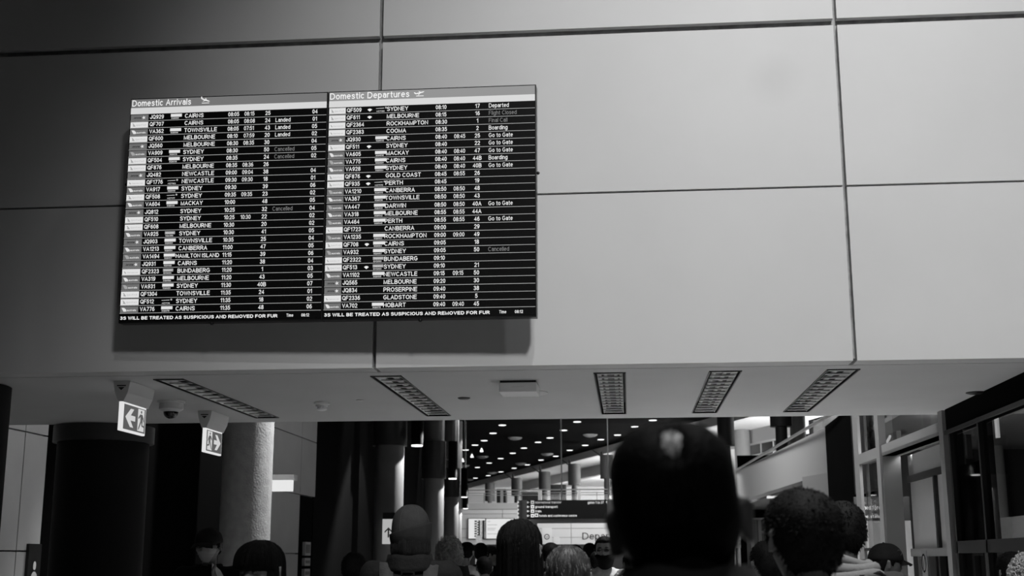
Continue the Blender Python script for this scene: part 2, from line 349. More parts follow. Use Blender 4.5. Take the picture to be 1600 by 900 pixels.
def rect2d(mb, x0, x1, z0, z1, y=0.0, mi=0): mb.add([(x0, y, z0), (x1, y, z0), (x1, y, z1), (x0, y, z1)], [(0, 1, 2, 3)], mi)
def poly2d(mb, pts, y=0.0, mi=0): mb.add([(p[0], y, p[1]) for p in pts], [tuple(range(len(pts)))], mi)

# ================================================================== LARGE STRUCTURE
D, D2, ZS = 7.516, 10.492, 2.70
o = MB().box(-60, 60, -12, 130, -0.1, 0).build('floor', M_floor); tag(o, kind='structure')

# front bulkhead: backing, lifted panels with recessed joints
wf = MB().box(-4.9, 7.3, D+0.05, D+0.30, ZS+0.02, 9.2).build('wall_front', M_groove); tag(wf, kind='structure')
zr = [(ZS, 3.772), (3.785, 4.832), (4.878, 6.9), (6.93, 9.2)]
xs = [-4.42, -1.537, 1.357, 4.25, 7.2]
gv = 0.012
pm = {}
for (z0, z1) in zr:
    for i in range(4):
        x0, x1 = xs[i]+gv, xs[i+1]-gv
        m = MB()
        if z0 == ZS:   # bottom panels fold back under the soffit
            m.prism([(0, 0)]*0 or [(x0, D), (x1, D), (x1, D+0.045), (x0, D+0.045)], z0, z1)
            m.box(x0, x1, D+0.045, D+0.175, z0, z0+0.03)
        else:
            m.box(x0, x1, D, D+0.045, z0, z1)
        p = m.build('wall_panel', M_panel, wf)
# left closing panel column of the bulkhead
for (z0, z1) in zr:
    MB().box(-7.3, xs[0]-gv, D, D+0.045, z0, z1).build('wall_panel', M_panel, wf)
MB().box(-7.3, -4.9, D+0.05, D+0.30, ZS+0.02, 9.2).build('panel_backing', M_groove, wf)
tag(MB().box(-7.3, 7.3, D+0.3, D2, 9.0, 9.2).build('ceiling', M_soffit), kind='structure')
# soffit of the bulkhead with cut-outs for the light troughs
LX = [-3.062, -1.630, -0.202, 0.521, 1.244]; LY0, LY1, LW = 7.855, 10.144, 0.203
m = MB(); ZT = ZS+0.10
m.box(-7.3, 2.95, D+0.19, LY0, ZS, ZT); m.box(-7.3, 2.95, LY1, D2, ZS, ZT)
e = [-7.3]+[v for x in LX for v in (x, x+LW)]+[2.95]
for i in range(0, len(e), 2): m.box(e[i], e[i+1], LY0, LY1, ZS, ZT)
sof = m.build('ceiling', M_soffit); tag(sof, kind='structure')
m = MB().box(-7.3, 7.3, D2-0.1, D2, ZT, 9.2); o = m.build('wall_back', M_soffit); tag(o, kind='structure')

# left side wall with big square panels
wl = MB().box(-6.5, -6.26, 6.0, 13.0, 0, 9).build('wall_left', M_groove); tag(wl, kind='structure')
g = 0.008
for (a, b) in ((9.0, 10.2), (10.2, 11.35), (11.35, 12.5), (12.5, 13.02)):
    for (c, d) in ((0, 1.64), (1.64, 2.85), (2.85, 5.2)):
        MB().box(-6.26, -6.2, a+g, b-g, c+g, d-g).build('wall_panel', M_wallp, wl)
# dark return wall, second panelled wall, dark wall behind the columns
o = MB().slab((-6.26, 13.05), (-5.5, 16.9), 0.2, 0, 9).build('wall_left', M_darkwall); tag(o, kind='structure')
wl2 = MB().box(-5.66, -5.46, 16.95, 21.65, 0, 9).build('wall_left', M_groove); tag(wl2, kind='structure')
zt2 = onx(455, 770, -5.4).z
yd = onx(468, 800, -5.4).y
for (a, b) in ((16.95, 18.1), (18.1, yd), (yd, 21.6)):
    zt3 = onx(427, 667, -5.4).z
    MB().box(-5.46, -5.4, a+g, b-g, zt2+g, zt3-g).build('wall_panel', M_wallp, wl2)
    MB().box(-5.46, -5.4, a+g, b-g, zt3+g, 8.0).build('wall_panel', M_wallp, wl2)
    if b < 21: 
        zl = onx(460, 865, -5.4).z
        MB().box(-5.46, -5.4, a+g, b-g, zl+g, zt2-g).build('wall_panel', M_wallp, wl2)
        MB().box(-5.46, -5.4, a+g, b-g, 0, zl-g).build('wall_panel', M_wallp, wl2)
    else:
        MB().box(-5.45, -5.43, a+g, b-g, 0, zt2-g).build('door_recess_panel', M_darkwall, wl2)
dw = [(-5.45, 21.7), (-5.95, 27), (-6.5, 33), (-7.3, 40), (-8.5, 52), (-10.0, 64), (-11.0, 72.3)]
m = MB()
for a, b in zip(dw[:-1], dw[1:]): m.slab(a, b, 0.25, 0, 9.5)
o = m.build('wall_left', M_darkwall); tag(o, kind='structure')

# far cross wall under the mezzanine, panelled
YF = 72.0; zm = at(760, 786, YF).z
wfar = MB().box(-11.2, 9, YF+0.06, YF+0.4, 0, zm-0.35).build('wall_far', mat('far_groove', 0.4)); tag(wfar, kind='structure')
xe = [-11.2]+[at(p, 800, YF).x for p in (785-107, 785, 892, 999, 1106)]+[9.0]
ze = [0, at(800, 840, YF).z, at(800, 826, YF).z, at(760, 803, YF).z, zm-0.36]
for i in range(len(xe)-1):
    if xe[i+1]-xe[i] < 0.3: continue
    for j in range(4):
        MB().box(xe[i]+0.02, xe[i+1]-0.02, YF, YF+0.06, ze[j]+0.015, ze[j+1]-0.015).build('wall_panel', M_white, wfar)
o = MB().box(-11.2, 9, YF-0.1, 121, zm-0.35, zm).build('floor', mat('mezzanine_slab', 0.5, 0.6)); tag(o, kind='structure')
o = MB().box(-30, 16, 118, 118.3, zm, 13).build('wall_back', M_white); tag(o, kind='structure')

# dark ceiling of the far hall and the pale ceiling at its right
ZC = 8.45
pa = onz(730, 757, ZC); pb = onz(1110, 655.5, ZC); dirc = (Vector(pb[:2])-Vector(pa[:2])); k = (10.8-pb.y)/dirc.y
pc = Vector(pb[:2])+dirc*k; pf = Vector(pa[:2])-dirc*((121-pa.y)/(-dirc.y)*-1*-1)*0
k2 = (117.9-pa.y)/dirc.y; pf = Vector(pa[:2])+dirc*k2
o = MB().prism([(-45, 10.8), (pc.x, 10.8), (pf.x, 117.9), (-45, 117.9)], ZC, ZC+0.3).build('ceiling', M_black); tag(o, kind='structure')
nrm = Vector((-dirc.y, dirc.x)).normalized(); nrm = nrm if nrm.x > 0 else -nrm
def edge(Y, off=0):
    t = (Y-pa.y)/dirc.y; return Vector(pa[:2])+dirc*t+nrm*off
o = MB().slab(edge(11), edge(117.5), 0.3, ZC-0.45, ZC+0.1).build('trim_1', mat('fascia_paint', 0.6, 0.6)); tag(o, kind='structure')
cpts = [edge(11, 0.35), Vector((45, 11)), Vector((45, 40)), Vector((9.6, 58.0)), Vector((8.3, 63.5)), Vector((6.4, 71.5)), Vector((6.2, 117.5)), edge(117.5, 0.35)]
o = MB().prism(cpts, ZC-0.35, ZC-0.1).build('ceiling', M_white); tag(o, kind='structure')
m = MB(); m.slab(edge(60, 3.2), edge(110, 3.2), 0.5, ZC-1.05, ZC-0.35)
o = m.build('trim_2', mat('bulkhead_grey', 0.45, 0.6)); tag(o, kind='structure')
o = MB().slab((6.2, 70.5), (6.4, 118), -0.2, 0, ZC-0.3).build('wall_right', M_white); tag(o, kind='structure')

# window band on the right landing
wp = [(6.25, 71.6), (8.2, 63.4), (9.6, 57.8), (14, 50)]
m = MB(); 
for a, b in zip(wp[:-1], wp[1:]): m.slab(a, b, 0.06, 4.6, ZC-0.45)
win = m.build('window_1', mat('dim_window_glass', 0.045, 0.15)); tag(win, kind='structure')
for px in (1189, 1208.5, 1228, 1250):
    for a, b in zip(wp[:-1], wp[1:]):
        d = ray(px, 700); A = Vector(a); Bv = Vector(b)-A
        det = d.x*(-Bv.y)+Bv.x*d.y; t = (A.x*(-Bv.y)+Bv.x*A.y)/det; s_ = (d.x*A.y-d.y*A.x)/det
        if 0 <= s_ <= 1:
            P = A+Bv*s_; MB().cyl((P.x, P.y-0.08, 4.6), (P.x, P.y-0.08, ZC-0.45), 0.045, n=8).build('mullion', M_white, win)
m = MB()
for a, b in zip(wp[:-1], wp[1:]): m.cyl((a[0], a[1]-0.1, 7.02), (b[0], b[1]-0.1, 7.02), 0.05, n=6)
m.build('transom_bar', M_white, win)

# landing bulkhead on the right (pale side, dark end)
c0 = at(1289, 668, 26.0); c1 = at(1150, 739, 39.0); zb = at(1261, 742, 26.6).z; zt_ = c0.z
pl = at(1262, 742, 26.6)
m = MB(); m.slab((c0.x, c0.y), (c1.x, c1.y), -0.3, zb, zt_)
m.slab((c0.x, c0.y), (pl.x-0.02, 27.3), -0.3, 0, zb)
o = m.build('wall_right', mat('landing_paint', 0.42, 0.6)); tag(o, kind='structure')
c2 = at(1338, 651, 22.0)
o = MB().slab((c2.x, 22.0), (c0.x, c0.y), -0.3, 0, zt_+0.02).build('wall_right', M_darkwall); tag(o, kind='structure')
o = MB().cyl((c2.x-0.02, 22.0, zt_+0.06), (c1.x, c1.y, zt_+0.03), 0.035, n=8).build('trim_3', M_steel); tag(o, kind='structure')
# undercroft
u0 = at(1120, 800, 46); u1 = at(1300, 800, 46)
o = MB().box(u0.x+0.8, u1.x+1, 46, 46.2, 0, 5.2).build('wall_right', M_darkwall); tag(o, kind='structure')
o = MB().prism([(pl.x+0.5, 27.5), (pl.x+4, 27.5), (u1.x+1, 45.9), (c1.x+0.4, 45.9)], zb+0.02, zb+0.2).build('ceiling', mat('undercroft_grey', 0.12)); tag(o, kind='structure')
ud = empty('door_1', at(1182, 857, 44.5).xyz*1, kind='structure'); ud.location.z = 0
za = at(1182, 812, 44.5).z
dx0 = at(1166, 830, 44.5).x-ud.location.x; dx1 = at(1197, 830, 44.5).x-ud.location.x
m = MB()
for i in range(5):
    a = dx0+(dx1-dx0)*i/5
    MB().box(a+0.01, a+(dx1-dx0)/5-0.01, 0, 0.06, 0, za).build('door_panel', mat('dim_door_%d' % (i % 2), 0.16 if i % 2 else 0.07), ud)
MB().box(dx0-0.05, dx1+0.05, -0.05, 0.0, za, za+0.06).build('door_frame', M_frame, ud)
a = at(1200, 782, 36.0); b = at(1216, 782, 36.0)
t = MB().box(a.x, b.x, 36, 36.3, zb-0.03, zb+0.03).build('strip_light', [E_lamp2]); tag(t, 'short white strip light under the pale landing on the right', 'light')

# ================================================================== SHOPFRONT (right)
P3 = Vector((2.50, 10.30)); P1 = Vector((2.42, 13.60))
def onfront(px, py):
    d = ray(px, py); n = P1-P3; # plane through P3,P1 vertical
    nn = Vector((n.y, -n.x)); t = (P3.x*nn.x+P3.y*nn.y)/(d.x*nn.x+d.y*nn.y); return CAM+d*t
def fpt(Y): return P3+(P1-P3)*((Y-P3.y)/(P1.y-P3.y))
sf = empty('shopfront', (2.5, 10.3, 0), 'grey metal framed glass shopfront with recessed door at the right', 'shopfront')
def fb(m, Ya, Yb, z0, z1, t=0.07, x=0.0):
    a = fpt(Ya); b = fpt(Yb); m.prism([(a.x+x-2.5, a.y-10.3), (a.x+x+t-2.5, a.y-10.3), (b.x+x+t-2.5, b.y-10.3), (b.x+x-2.5, b.y-10.3)], z0, z1); return m
posts = [(onfront(1479, 700).y, onfront(1472.5, 700).y), (onfront(1377, 700).y, onfront(1371.5, 700).y), (onfront(1341, 700).y, onfront(1333.5, 700).y)]
ZTOP = 3.9
for i, (a, b) in enumerate(posts): fb(MB(), min(a, b), max(a, b), 0, ZTOP, 0.07 if i < 2 else 0.03, -0.02 if i < 2 else 0.0).build('post', M_frame, sf)
zt0 = onfront(1400, 704).z; zt1 = onfront(1400, 688).z
ztl = onfront(1360, 713).z
zA = onfront(1420, 697).z
zh = onfront(1420, 678.5).z; zhb = onfront(1420, 697.5).z
fb(MB(), posts[0][1], posts[2][0], zhb, zh, 0.12).build('transom', M_frame, sf)
fb(MB(), posts[1][1], posts[2][0], 0.95, 1.0, 0.06).build('sill_rail', M_frame_d, sf)
fb(MB(), posts[1][1], posts[2][0], zhb*0+onfront(1360, 856).z-0.03, onfront(1360, 856).z, 0.10).build('sill_rail', M_frame_d, sf)
Mg = glass('shop_glass', 0.75)
fb(MB(), posts[1][1], posts[2][0], 1.0, zhb, 0.008, 0.05).build('pane', Mg, sf)
fb(MB(), posts[1][1], posts[2][0], zh, ZTOP, 0.008, 0.05).build('pane', Mg, sf)
fb(MB(), posts[0][1], posts[1][0], zh, ZTOP, 0.008, 0.05).build('pane', Mg, sf)
# recessed doorway between the near posts
RD = 0.17
Yn, Yf_ = posts[0][1], posts[1][0]
ex = empty('door_2', (2.5, 10.3, 0), kind='structure')
fb(MB(), Yf_-0.02, Yf_, 0, zhb, RD, 0.0).build('door_reveal', M_reveal, ex)
fb(MB(), Yn-0.02, Yn, 0, zhb, RD, 0.0).build('door_reveal', M_reveal, ex)
fb(MB(), Yn, Yf_, zhb, zhb+0.03, RD, 0.0).build('door_soffit', M_reveal, ex)
def onrec(px, py):
    d = ray(px, py); t = (2.5+RD)/d.x; return CAM+d*t
XR = RD
zd = onrec(1440, 748).z; yA = Yn+0.02; yB = onrec(1413, 760).y
m = MB(); m.box(XR+0.02, XR+0.06, Yn-10.3, Yf_-10.3, zd+0.05, zhb); m.build('header_panel', M_reveal, ex)
m = MB(); m.box(XR, XR+0.07, Yn-10.3, Yf_-10.3, zd, zd+0.06); m.build('door_frame', M_frame_d, ex)
ys = onrec(1462, 820).y
zk = onrec(1440, 857).z
MB().box(XR, XR+0.07, ys-0.06-10.3, ys-10.3, 0, zd).build('door_stile', M_frame_d, ex)
MB().box(XR+0.03, XR+0.06, ys-10.3, Yf_-10.3, zk, zd).build('door_leaf', M_door, ex)
MB().box(XR+0.03, XR+0.06, Yn-10.3, ys-0.06-10.3, zk, zd).build('door_leaf', M_door, ex)
MB().box(XR-0.01, XR+0.08, Yn-10.3, Yf_-10.3, zk-0.07, zk).build('door_rail', M_frame, ex)
for q in (0.15, 0.45, 0.8, 1.1):
    yy = Yn+q
    if yy < Yf_: MB().box(XR+0.01, XR+0.05, yy-10.3, yy+0.03-10.3, 0, zk-0.07).build('glazing_bar', M_frame, ex)
MB().box(XR+0.05, XR+0.06, Yn-10.3, Yf_-10.3, 0, zk-0.07).build('door_glass', mat('dark_glass', 0.01, 0.08), ex)
# round prohibition sign low on the door
ps = onrec(1447, 880); m = MB()
n = 24; rr = 0.085
for i in range(n):
    t0, t1 = 2*PI*i/n, 2*PI*(i+1)/n
    m.add([(0, rr*math.cos(t0), rr*math.sin(t0)), (0, rr*math.cos(t1), rr*math.sin(t1)), (0, rr*.78*math.cos(t1), rr*.78*math.sin(t1)), (0, rr*.78*math.cos(t0), rr*.78*math.sin(t0))], [(0, 1, 2, 3)], 1)
m.add([(0.001, -.055, .065), (0.001, -.04, .065), (0.001, .055, -.065), (0.001, .04, -.065)], [(0, 1, 2, 3)], 1)
m.box(0.004, 0.01, -0.10, 0.10, -0.13, 0.11, 0)
o = m.build('door_sign', [mat('sign_paper', 0.3), M_black]); o.location = (ps.x-0.02, ps.y, ps.z); tag(o, 'small round prohibition sign on the recessed shop door', 'sign')

# dark glazed bay beside the door, reaching towards the camera under the soffit
ds = empty('shop_window', (2.5, 7.9, 0), 'dark shop window bay with heavy frame below the soffit edge at right', 'window')
MB().box(0, 0.16, -0.6, 2.24, ZS-0.16, ZS).build('head_beam', M_darkwall, ds)
MB().box(-0.02, 0.0, -0.6, 2.24, ZS-0.20, ZS-0.17).build('head_trim', M_frame_d, ds)
zq = onx(1545, 852, 2.5).z
MB().box(0, 0.10, -0.6, 2.24, zq-0.05, zq+0.04).build('transom', mat('dim_frame', 0.018, 0.4), ds)
MB().box(0.03, 0.04, -0.6, 2.24, zq+0.04, ZS-0.16).build('pane', glass('dark_shop_glass', 0.6), ds)
MB().box(0.03, 0.04, -0.6, 2.24, 0, zq-0.05).build('pane', glass('dark_shop_glass', 0.6), ds)
for px in (1490, 1536):
    y = onx(px, 780, 2.5).y-7.9; MB().box(0.0, 0.1, y-0.02, y+0.02, 0, ZS-0.16).build('glazing_post', M_frame_d, ds)
y0_ = onx(1491, 780, 2.5).y-7.9; y1_ = onx(1535, 780, 2.5).y-7.9
MB().box(.05, .07, y1_, y0_, zq+.04, 2.25).build('dark_panel', M_black, ds)  # plain black sheet behind this part of the pane
# shop interior
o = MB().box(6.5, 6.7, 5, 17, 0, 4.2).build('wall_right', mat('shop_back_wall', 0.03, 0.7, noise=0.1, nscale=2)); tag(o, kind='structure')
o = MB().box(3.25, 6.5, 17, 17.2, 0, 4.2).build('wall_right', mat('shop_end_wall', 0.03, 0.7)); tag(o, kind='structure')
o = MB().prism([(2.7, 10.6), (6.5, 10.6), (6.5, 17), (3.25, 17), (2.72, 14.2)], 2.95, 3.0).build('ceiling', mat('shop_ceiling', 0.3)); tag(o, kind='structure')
def onX(px, py, X): return onx(px, py, X)
# display boards in the shop
for (x0, x1, y0, y1, X, lab) in ((1537, 1560, 807, 845, 4.2, 'narrow pale board standing inside the dark shop window'), (1566, 1612, 804, 846, 4.0, 'wide pale board with two studs inside the dark shop window')):
    a = onX(x0, y1, X); b = onX(x1, y0, X); m = MB().box(0, 0.04, min(a.y, b.y)-a.y, max(a.y, b.y)-a.y, 0.02, b.z)
    o = m.build('display_board', mat('board_pale', 0.42, 0.5)); o.location = (X, a.y, 0); tag(o, lab, 'board')
# lit cylinder column in the shop, glowing strip for a reflection, lamp
a = onX(1564, 850, 4.6); sc = empty('shop_column', (4.6, a.y, 0), 'round pale column with lit side seen through the dark shop window', 'column')
MB().cyl((0, 0, 0), (0, 0, 2.94), 0.12, n=24).build('shaft', mat('shop_col', 0.5), sc, smooth=True)
a = onX(1558, 668, 3.6)
t = MB().cyl((a.x, a.y, a.z-0.10), (a.x, a.y, a.z+0.10), 0.022, n=12).build('reflection_strip', [E_lamp2]); tag(t, 'small glowing strip added for a reflection, high in the dark shop window', 'light')  # glowing strip modelled in place of a reflection in the glass
a = onX(1545, 748, 4.0); t = MB().box(a.x-.03, a.x+.03, a.y-.06, a.y+.06, a.z-.008, a.z+.008).box(a.x-.003, a.x+.003, a.y-.003, a.y+.003, a.z+.008, 2.96, 1).build('strip_light', [E_lamp2, M_bezel]); tag(t, 'short horizontal strip light inside the dark shop window', 'light')
MBx = MB().box(3.2, 6.4, 8.0, 10.2, 2.35, 2.40).build('ceiling', mat('shop_low_ceiling', 0.3)); tag(MBx, kind='structure')
# items behind the tall shop panes
for (px, py, w_, h_) in ((1350, 723, 0.10, 0.018), (1371, 727.5, 0.05, 0.015), (1353, 732, .02, .02)):
    a = onx(px, py, 3.2); t = MB().box(-.02, .02, -w_, w_, -h_, h_).build('shop_lamp', [E_lamp2]); t.location = a
    tag(t, {1350: 'largest small ceiling lamp behind the narrow shop pane', 1371: 'right small lamp behind the narrow shop pane', 1353: 'lowest tiny lamp behind the narrow shop pane'}[px], 'light')
a = onx(1362, 686, 2.75); m = MB()
for i in range(20):
    t0 = 2*PI*i/20; 
pts = [(0.02*math.sin(3*t_), 0.12*math.cos(t_), 0.12*math.sin(t_)) for t_ in np.linspace(0, 2*PI, 25)]
m.tube(pts, 0.03, 8)
for i in range(90):
    t_ = random.random()*2*PI; p = Vector((0, 0.12*math.cos(t_), 0.12*math.sin(t_))); q = p+Vector((random.uniform(-.05, .05), random.uniform(-.05, .05), random.uniform(-.05, .05))); m.tube([p, q], [0.008, 0.002], 4)
m.ell((0, -.03, .15), (.03, .05, .06))
o = m.build('wreath', M_hair); o.location = a; tag(o, 'dark round wreath hanging behind the upper left shop pane', 'wreath')
a0 = onx(1343, 655, 3.1); b0 = onx(1366, 716, 3.1)
o = MB().box(0, 0.1, -0.15, 1.6, 2.4, 4.2).build('shop_partition', mat('stone_grey', 0.13, 0.7, noise=0.3, nscale=6)); o.location = (3.05, onx(1367, 690, 3.05).y, 0); tag(o, 'mottled grey stone partition behind the upper left shop pane', 'partition')
a = onx(1394, 675, 3.0); o = MB().box(0, 0.05, -0.22, 0.25, -0.22, 0.25).build('pale_panel', mat('panel_dimlit', 0.3)); o.location = a; tag(o, 'pale upright panel behind the middle upper shop pane', 'panel')
for px, py, L_ in ((1400, 658, .22), (1388, 687, .12)):
    a = onx(px, py, 2.93); t = MB().box(-.01, .01, -L_, L_, -.012, .012).build('strip_light', [E_lamp2]); t.location = a; t.rotation_euler = (R(-14), 0, 0)
    tag(t, 'upper slanted strip light behind the middle shop pane' if py == 658 else 'lower slanted strip light behind the middle shop pane', 'light')
# lettered sign seen in the narrow pane
YG = 14.2; a = at(1344, 812, YG); b = at(1384, 770, YG)
sgn = empty('lettered_sign', (a.x, YG, 0), 'dark sign with glowing white lettering behind the narrow shop pane', 'sign'); wg = b.x-a.x
MB().box(-.05, wg+.25, .02, .06, at(1360, 812.5, YG).z, at(1360, 776, YG).z).build('sign_panel', M_bezel, sgn)
for txt, pyb, hpx, mi in (('srcedern', 788, 5, E_dim), ('ned fore', 796.5, 6.5, E_txt), ('ne.stelo', 809.5, 5, E_txt)):
    m = MB(); text2d(m, txt, at(1350, pyb, YG).x-a.x, at(1360, pyb, YG).z, hpx*YG/FPX, w=wg*.62, bold=.03); m.build('lettering', mi, sgn)
MB().box(-.05, wg+.25, .02, .06, 0, at(1360, 813.5, YG).z).build('lower_panel', mat('sign_lower', 0.30), sgn)

# ================================================================== COLUMNS
def column(loc, r, ztop, label, msh, collar=None, cr=1.25, group='round columns'):
    c = empty('column', (loc[0], loc[1], 0), label, 'column')
    MB().cyl((0, 0, 0), (0, 0, ztop), r, n=48).build('shaft', msh, c); autosmooth(c.children[0])
    if collar:
        k = MB().cyl((0, 0, collar[0]), (0, 0, collar[1]), r*cr, n=48).build('collar', collar[2] if len(collar) > 2 else M_collar, c); autosmooth(k)
    return c
p = at(155, 800, 10.75)
column((p.x, 10.75), 0.39, 2.69, 'thick black round column with a shallow ring at its head, left', M_darkcol, (2.555, 2.698, M_collar), 1.1)
p = at(2, 600, 8.0)
o = column((p.x-0.37, 8.0), 0.40, 2.695, 'black round column cut by the left edge of the view', M_darkcol)
COLS = [(381, 16.1), (606, 28.0), (676.5, 39.8), (703.5, 51.8), (711, 63.6)]
labs = ['rough concrete column with a brightly lit right side, left of the light box', 'nearest slim dark column in the row, behind the beanie wearer, with arrow sign', 'second slim dark column in the row with lit edge above and below its collar', 'third slim dark column in the receding row', 'farthest slim dark column in the receding row']
zcb = at(606, 697, 28.0).z; zct = at(676, 690, 39.8).z
for (px, Y), lb in zip(COLS, labs):
    p = at(px, 860, Y)
    c = column((p.x, Y), 0.325, 9.0 if Y > 20 else 8.4, lb, M_conc if Y < 20 else mat('mid_column_paint', 0.16, 0.6, noise=0.06, nscale=3), (zcb, zct) if Y > 20 else None, 1.18)
    if Y > 20:
        lamp('SPOT', 'column_spot', (p.x+1.35, Y+.45, zcb+0.5), 900, (p.x, Y, 1.9), 0.04, 100, 0.3)
        lamp('SPOT', 'column_spot_high', (p.x+1.35, Y+.45, 8.3), 700, (p.x, Y, 5.6), 0.05, 60, 0.5)
    else:
        lamp('SPOT', 'column_spot', (p.x+2.3, Y+.95, 5.6), 1300, (p.x, Y, 2.4), 0.10, 60, 0.6)
# pendant cylinder lights beside the columns
zpb = at(650, 697.5, 28).z; zpt = zct
pl_ = ['pendant cylinder light nearest of the row, above the beanie wearer', 'second pendant cylinder light along the columns', 'third pendant cylinder light along the columns, over the far wall', 'farthest pendant cylinder light along the columns']
pend = [(650.5, 28.0), (707, 39.8), (725.5, 51.8), (727.5, 63.6)]
for (px, Y), lb in zip(pend, pl_):
    p = at(px, 770, Y); e_ = empty('pendant_light', (p.x, Y, zpb), lb, 'light')
    k = MB().cyl((0, 0, 0.03), (0, 0, zpt-zpb), 0.14, n=24).build('housing', mat('pendant_metal', 0.006, 0.8, spec=0.05), e_); autosmooth(k)
    MB().cyl((0, 0, 0.0), (0, 0, 0.03), 0.125, n=24).build('lens', E_lamp, e_)
    MB().cyl((0, 0, zpt-zpb), (0, 0, ZC-zpb), 0.012, n=6).build('stem', M_steel, e_)
    MB().cyl((-0.14, 0, 0.62), (-0.42, 0.05, 0.66), 0.02, n=8).build('bracket', M_steel, e_)
# slim pale pole beyond the columns
p = at(718, 800, 66); t = MB().cyl((p.x, 66, 0), (p.x, 66, ZC), 0.045, n=10).build('pole', mat('pale_pole', 0.5)); tag(t, 'slim pale pole beside the farthest dark column', 'pole')

# mezzanine drum columns
hb = 5.02
drums = [(765.5, 783, 755, 108), (807.5, 775, 747, 98), (851, 765, 737, 90), (897.5, 758, 725, 84.5), (948.5, 748, 711, 78), (1135, 697, 640, 55), (1220.5, 667, 620, 47)]
dl = ['farthest', 'second farthest', 'third farthest', 'fourth', 'fifth', None, None]
for (px, yb, yt, Y), lb in zip(drums, dl):
    p = at(px, yb, Y); zt = min(at(px, yt, Y).z, ZC-0.5)
    lab = {1135: 'dark drum-headed column right of the big head', 1220.5: 'darkest short drum-headed column at the landing on the right'}.get(px, '%s drum-headed column from the left, on the mezzanine' % lb)
    c = empty('drum_column', (p.x, Y, 0), lab, 'column')
    rr = {1135: 13/1960*55, 1220.5: 16.5/1960*47}.get(px, 0.42)
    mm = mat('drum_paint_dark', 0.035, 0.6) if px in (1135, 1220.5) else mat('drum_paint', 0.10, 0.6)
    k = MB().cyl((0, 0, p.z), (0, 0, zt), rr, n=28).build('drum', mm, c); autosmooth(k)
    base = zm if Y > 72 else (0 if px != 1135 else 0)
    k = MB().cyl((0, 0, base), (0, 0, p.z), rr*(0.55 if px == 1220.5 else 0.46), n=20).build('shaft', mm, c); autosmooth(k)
    if zt < ZC-0.6:
        MB().cyl((-0.3, 0, zt-.1), (-0.3, 0, ZC-0.40), 0.07, n=10).build('stay', M_collar, c)
        MB().tube([(-0.3, 0, zt-0.1), (-0.9, 0, zt+0.35)], 0.05, 6).build('brace', M_collar, c)
# curved grey columns on the right landing
for px, Y, lab in ((1160, 66, 'pale round column below the white ceiling, left of the landing windows'), (1248, 54, 'pale round column beside the dark drum column on the landing')):
    p = at(px, 700, Y); k = MB().cyl((p.x, Y, 0), (p.x, Y, ZC-0.36), 12/1960*Y, n=24).build('round_column', M_colgrey); autosmooth(k); tag(k, lab, 'column')
a = onz(1164, 674.5, ZC-0.35); k = MB().cyl((a.x, a.y, ZC-0.42), (a.x, a.y, ZC-0.35), 0.42, n=24).build('ceiling_disc', M_colgrey); tag(k, 'shallow grey disc on the white ceiling at right', 'ceiling fitting')

# mezzanine balustrade
bal = empty('balustrade', (-11, YF, zm), 'steel balustrade with glass running along the mezzanine edge', 'railing')
zr1 = at(800, 765.5, YF).z-zm
L0 = at(721, 770, YF).x+11; L1 = at(1160, 770, YF).x+11
for zz, r_ in ((zr1, 0.035), (zr1-0.17, 0.02), (zr1-0.30, 0.02)):
    MB().cyl((L0, 0, zz), (L1, 0, zz), r_, n=8).build('handrail' if r_ > .03 else 'rail', M_steel, bal)
for px in (726, 784, 843, 905, 961, 1020, 1080, 1140):
    x = at(px, 770, YF).x+11; MB().box(x-0.08, x+0.08, -0.03, 0.03, 0, zr1-0.02).build('baluster_post', M_frame, bal)
for px in (754, 813, 874, 932, 990):
    x = at(px, 770, YF).x+11; MB().box(x-0.03, x+0.03, 0.8, 0.86, 0, zr1-0.1).build('rear_post', M_frame, bal)
MB().box(L0, L1, 0.02, 0.03, 0.03, zr1-0.35).build('glass_panel', glass('clear_glass', 0.93), bal)
# things standing on the mezzanine
for px, py0, py1, wpx, Y, lab in ((872, 757, 786, 24, 95, 'dark cabinet right of centre on the mezzanine'), (783, 764, 772, 14, 80, 'low dark box left on the mezzanine'), (829, 768, 786, 30, 88, 'grey desk in the middle of the mezzanine')):
    a = at(px-wpx/2, py1, Y); b = at(px+wpx/2, py0, Y)
    m = MB().box(a.x, b.x, Y, Y+1, zm, b.z); m.box(a.x+.1, b.x-.1, Y-.03, Y, zm+.1, b.z-.1)
    k = m.build('kiosk', M_collar); tag(k, lab, 'furniture')

# ================================================================== FAR WALL SCREENS, SIGNS
def wrect(x0, x1, y0, y1, Y): a = at(x0, y1, Y); b = at(x1, y0, Y); return a.x, b.x, a.z, b.z
Y = YF-0.12
def far_screen(x0, x1, y0, y1, lab, content):
    a, b, c, d = wrect(x0, x1, y0, y1, Y); s_ = empty('wall_screen', ((a+b)/2, Y, (c+d)/2), lab, 'screen'); W, H = b-a, d-c
    MB().box(-W/2-.03, W/2+.03, 0.0, 0.12, -H/2-.03, H/2+.03).build('casing', M_bezel, s_)
    m = MB(); content(m, W, H); m.build('picture', [E_tilew, E_tiled, E_tilem], s_); return s_
def c1(m, W, H):
    rect2d(m, -W/2, W/2, -H/2, H/2, -.005, 0)
    for j in range(7):
        z = H/2-H*(j+1)/8
        rect2d(m, -W*.14, W*.0, z-.05, z+.04, -.012, 1)
    rect2d(m, W*.02, W*.2, -H/2, H*.42, -.012, 1); rect2d(m, W*.24, W*.28, -H/2, H*.42, -.012, 1); rect2d(m, W*.32, W*.48, -H/2, H*.42, -.012, 1)
    for j in range(7): rect2d(m, W*.03, W*.10, H/2-H*(j+1)/8-.03, H/2-H*(j+1)/8+.03, -.02, 0)
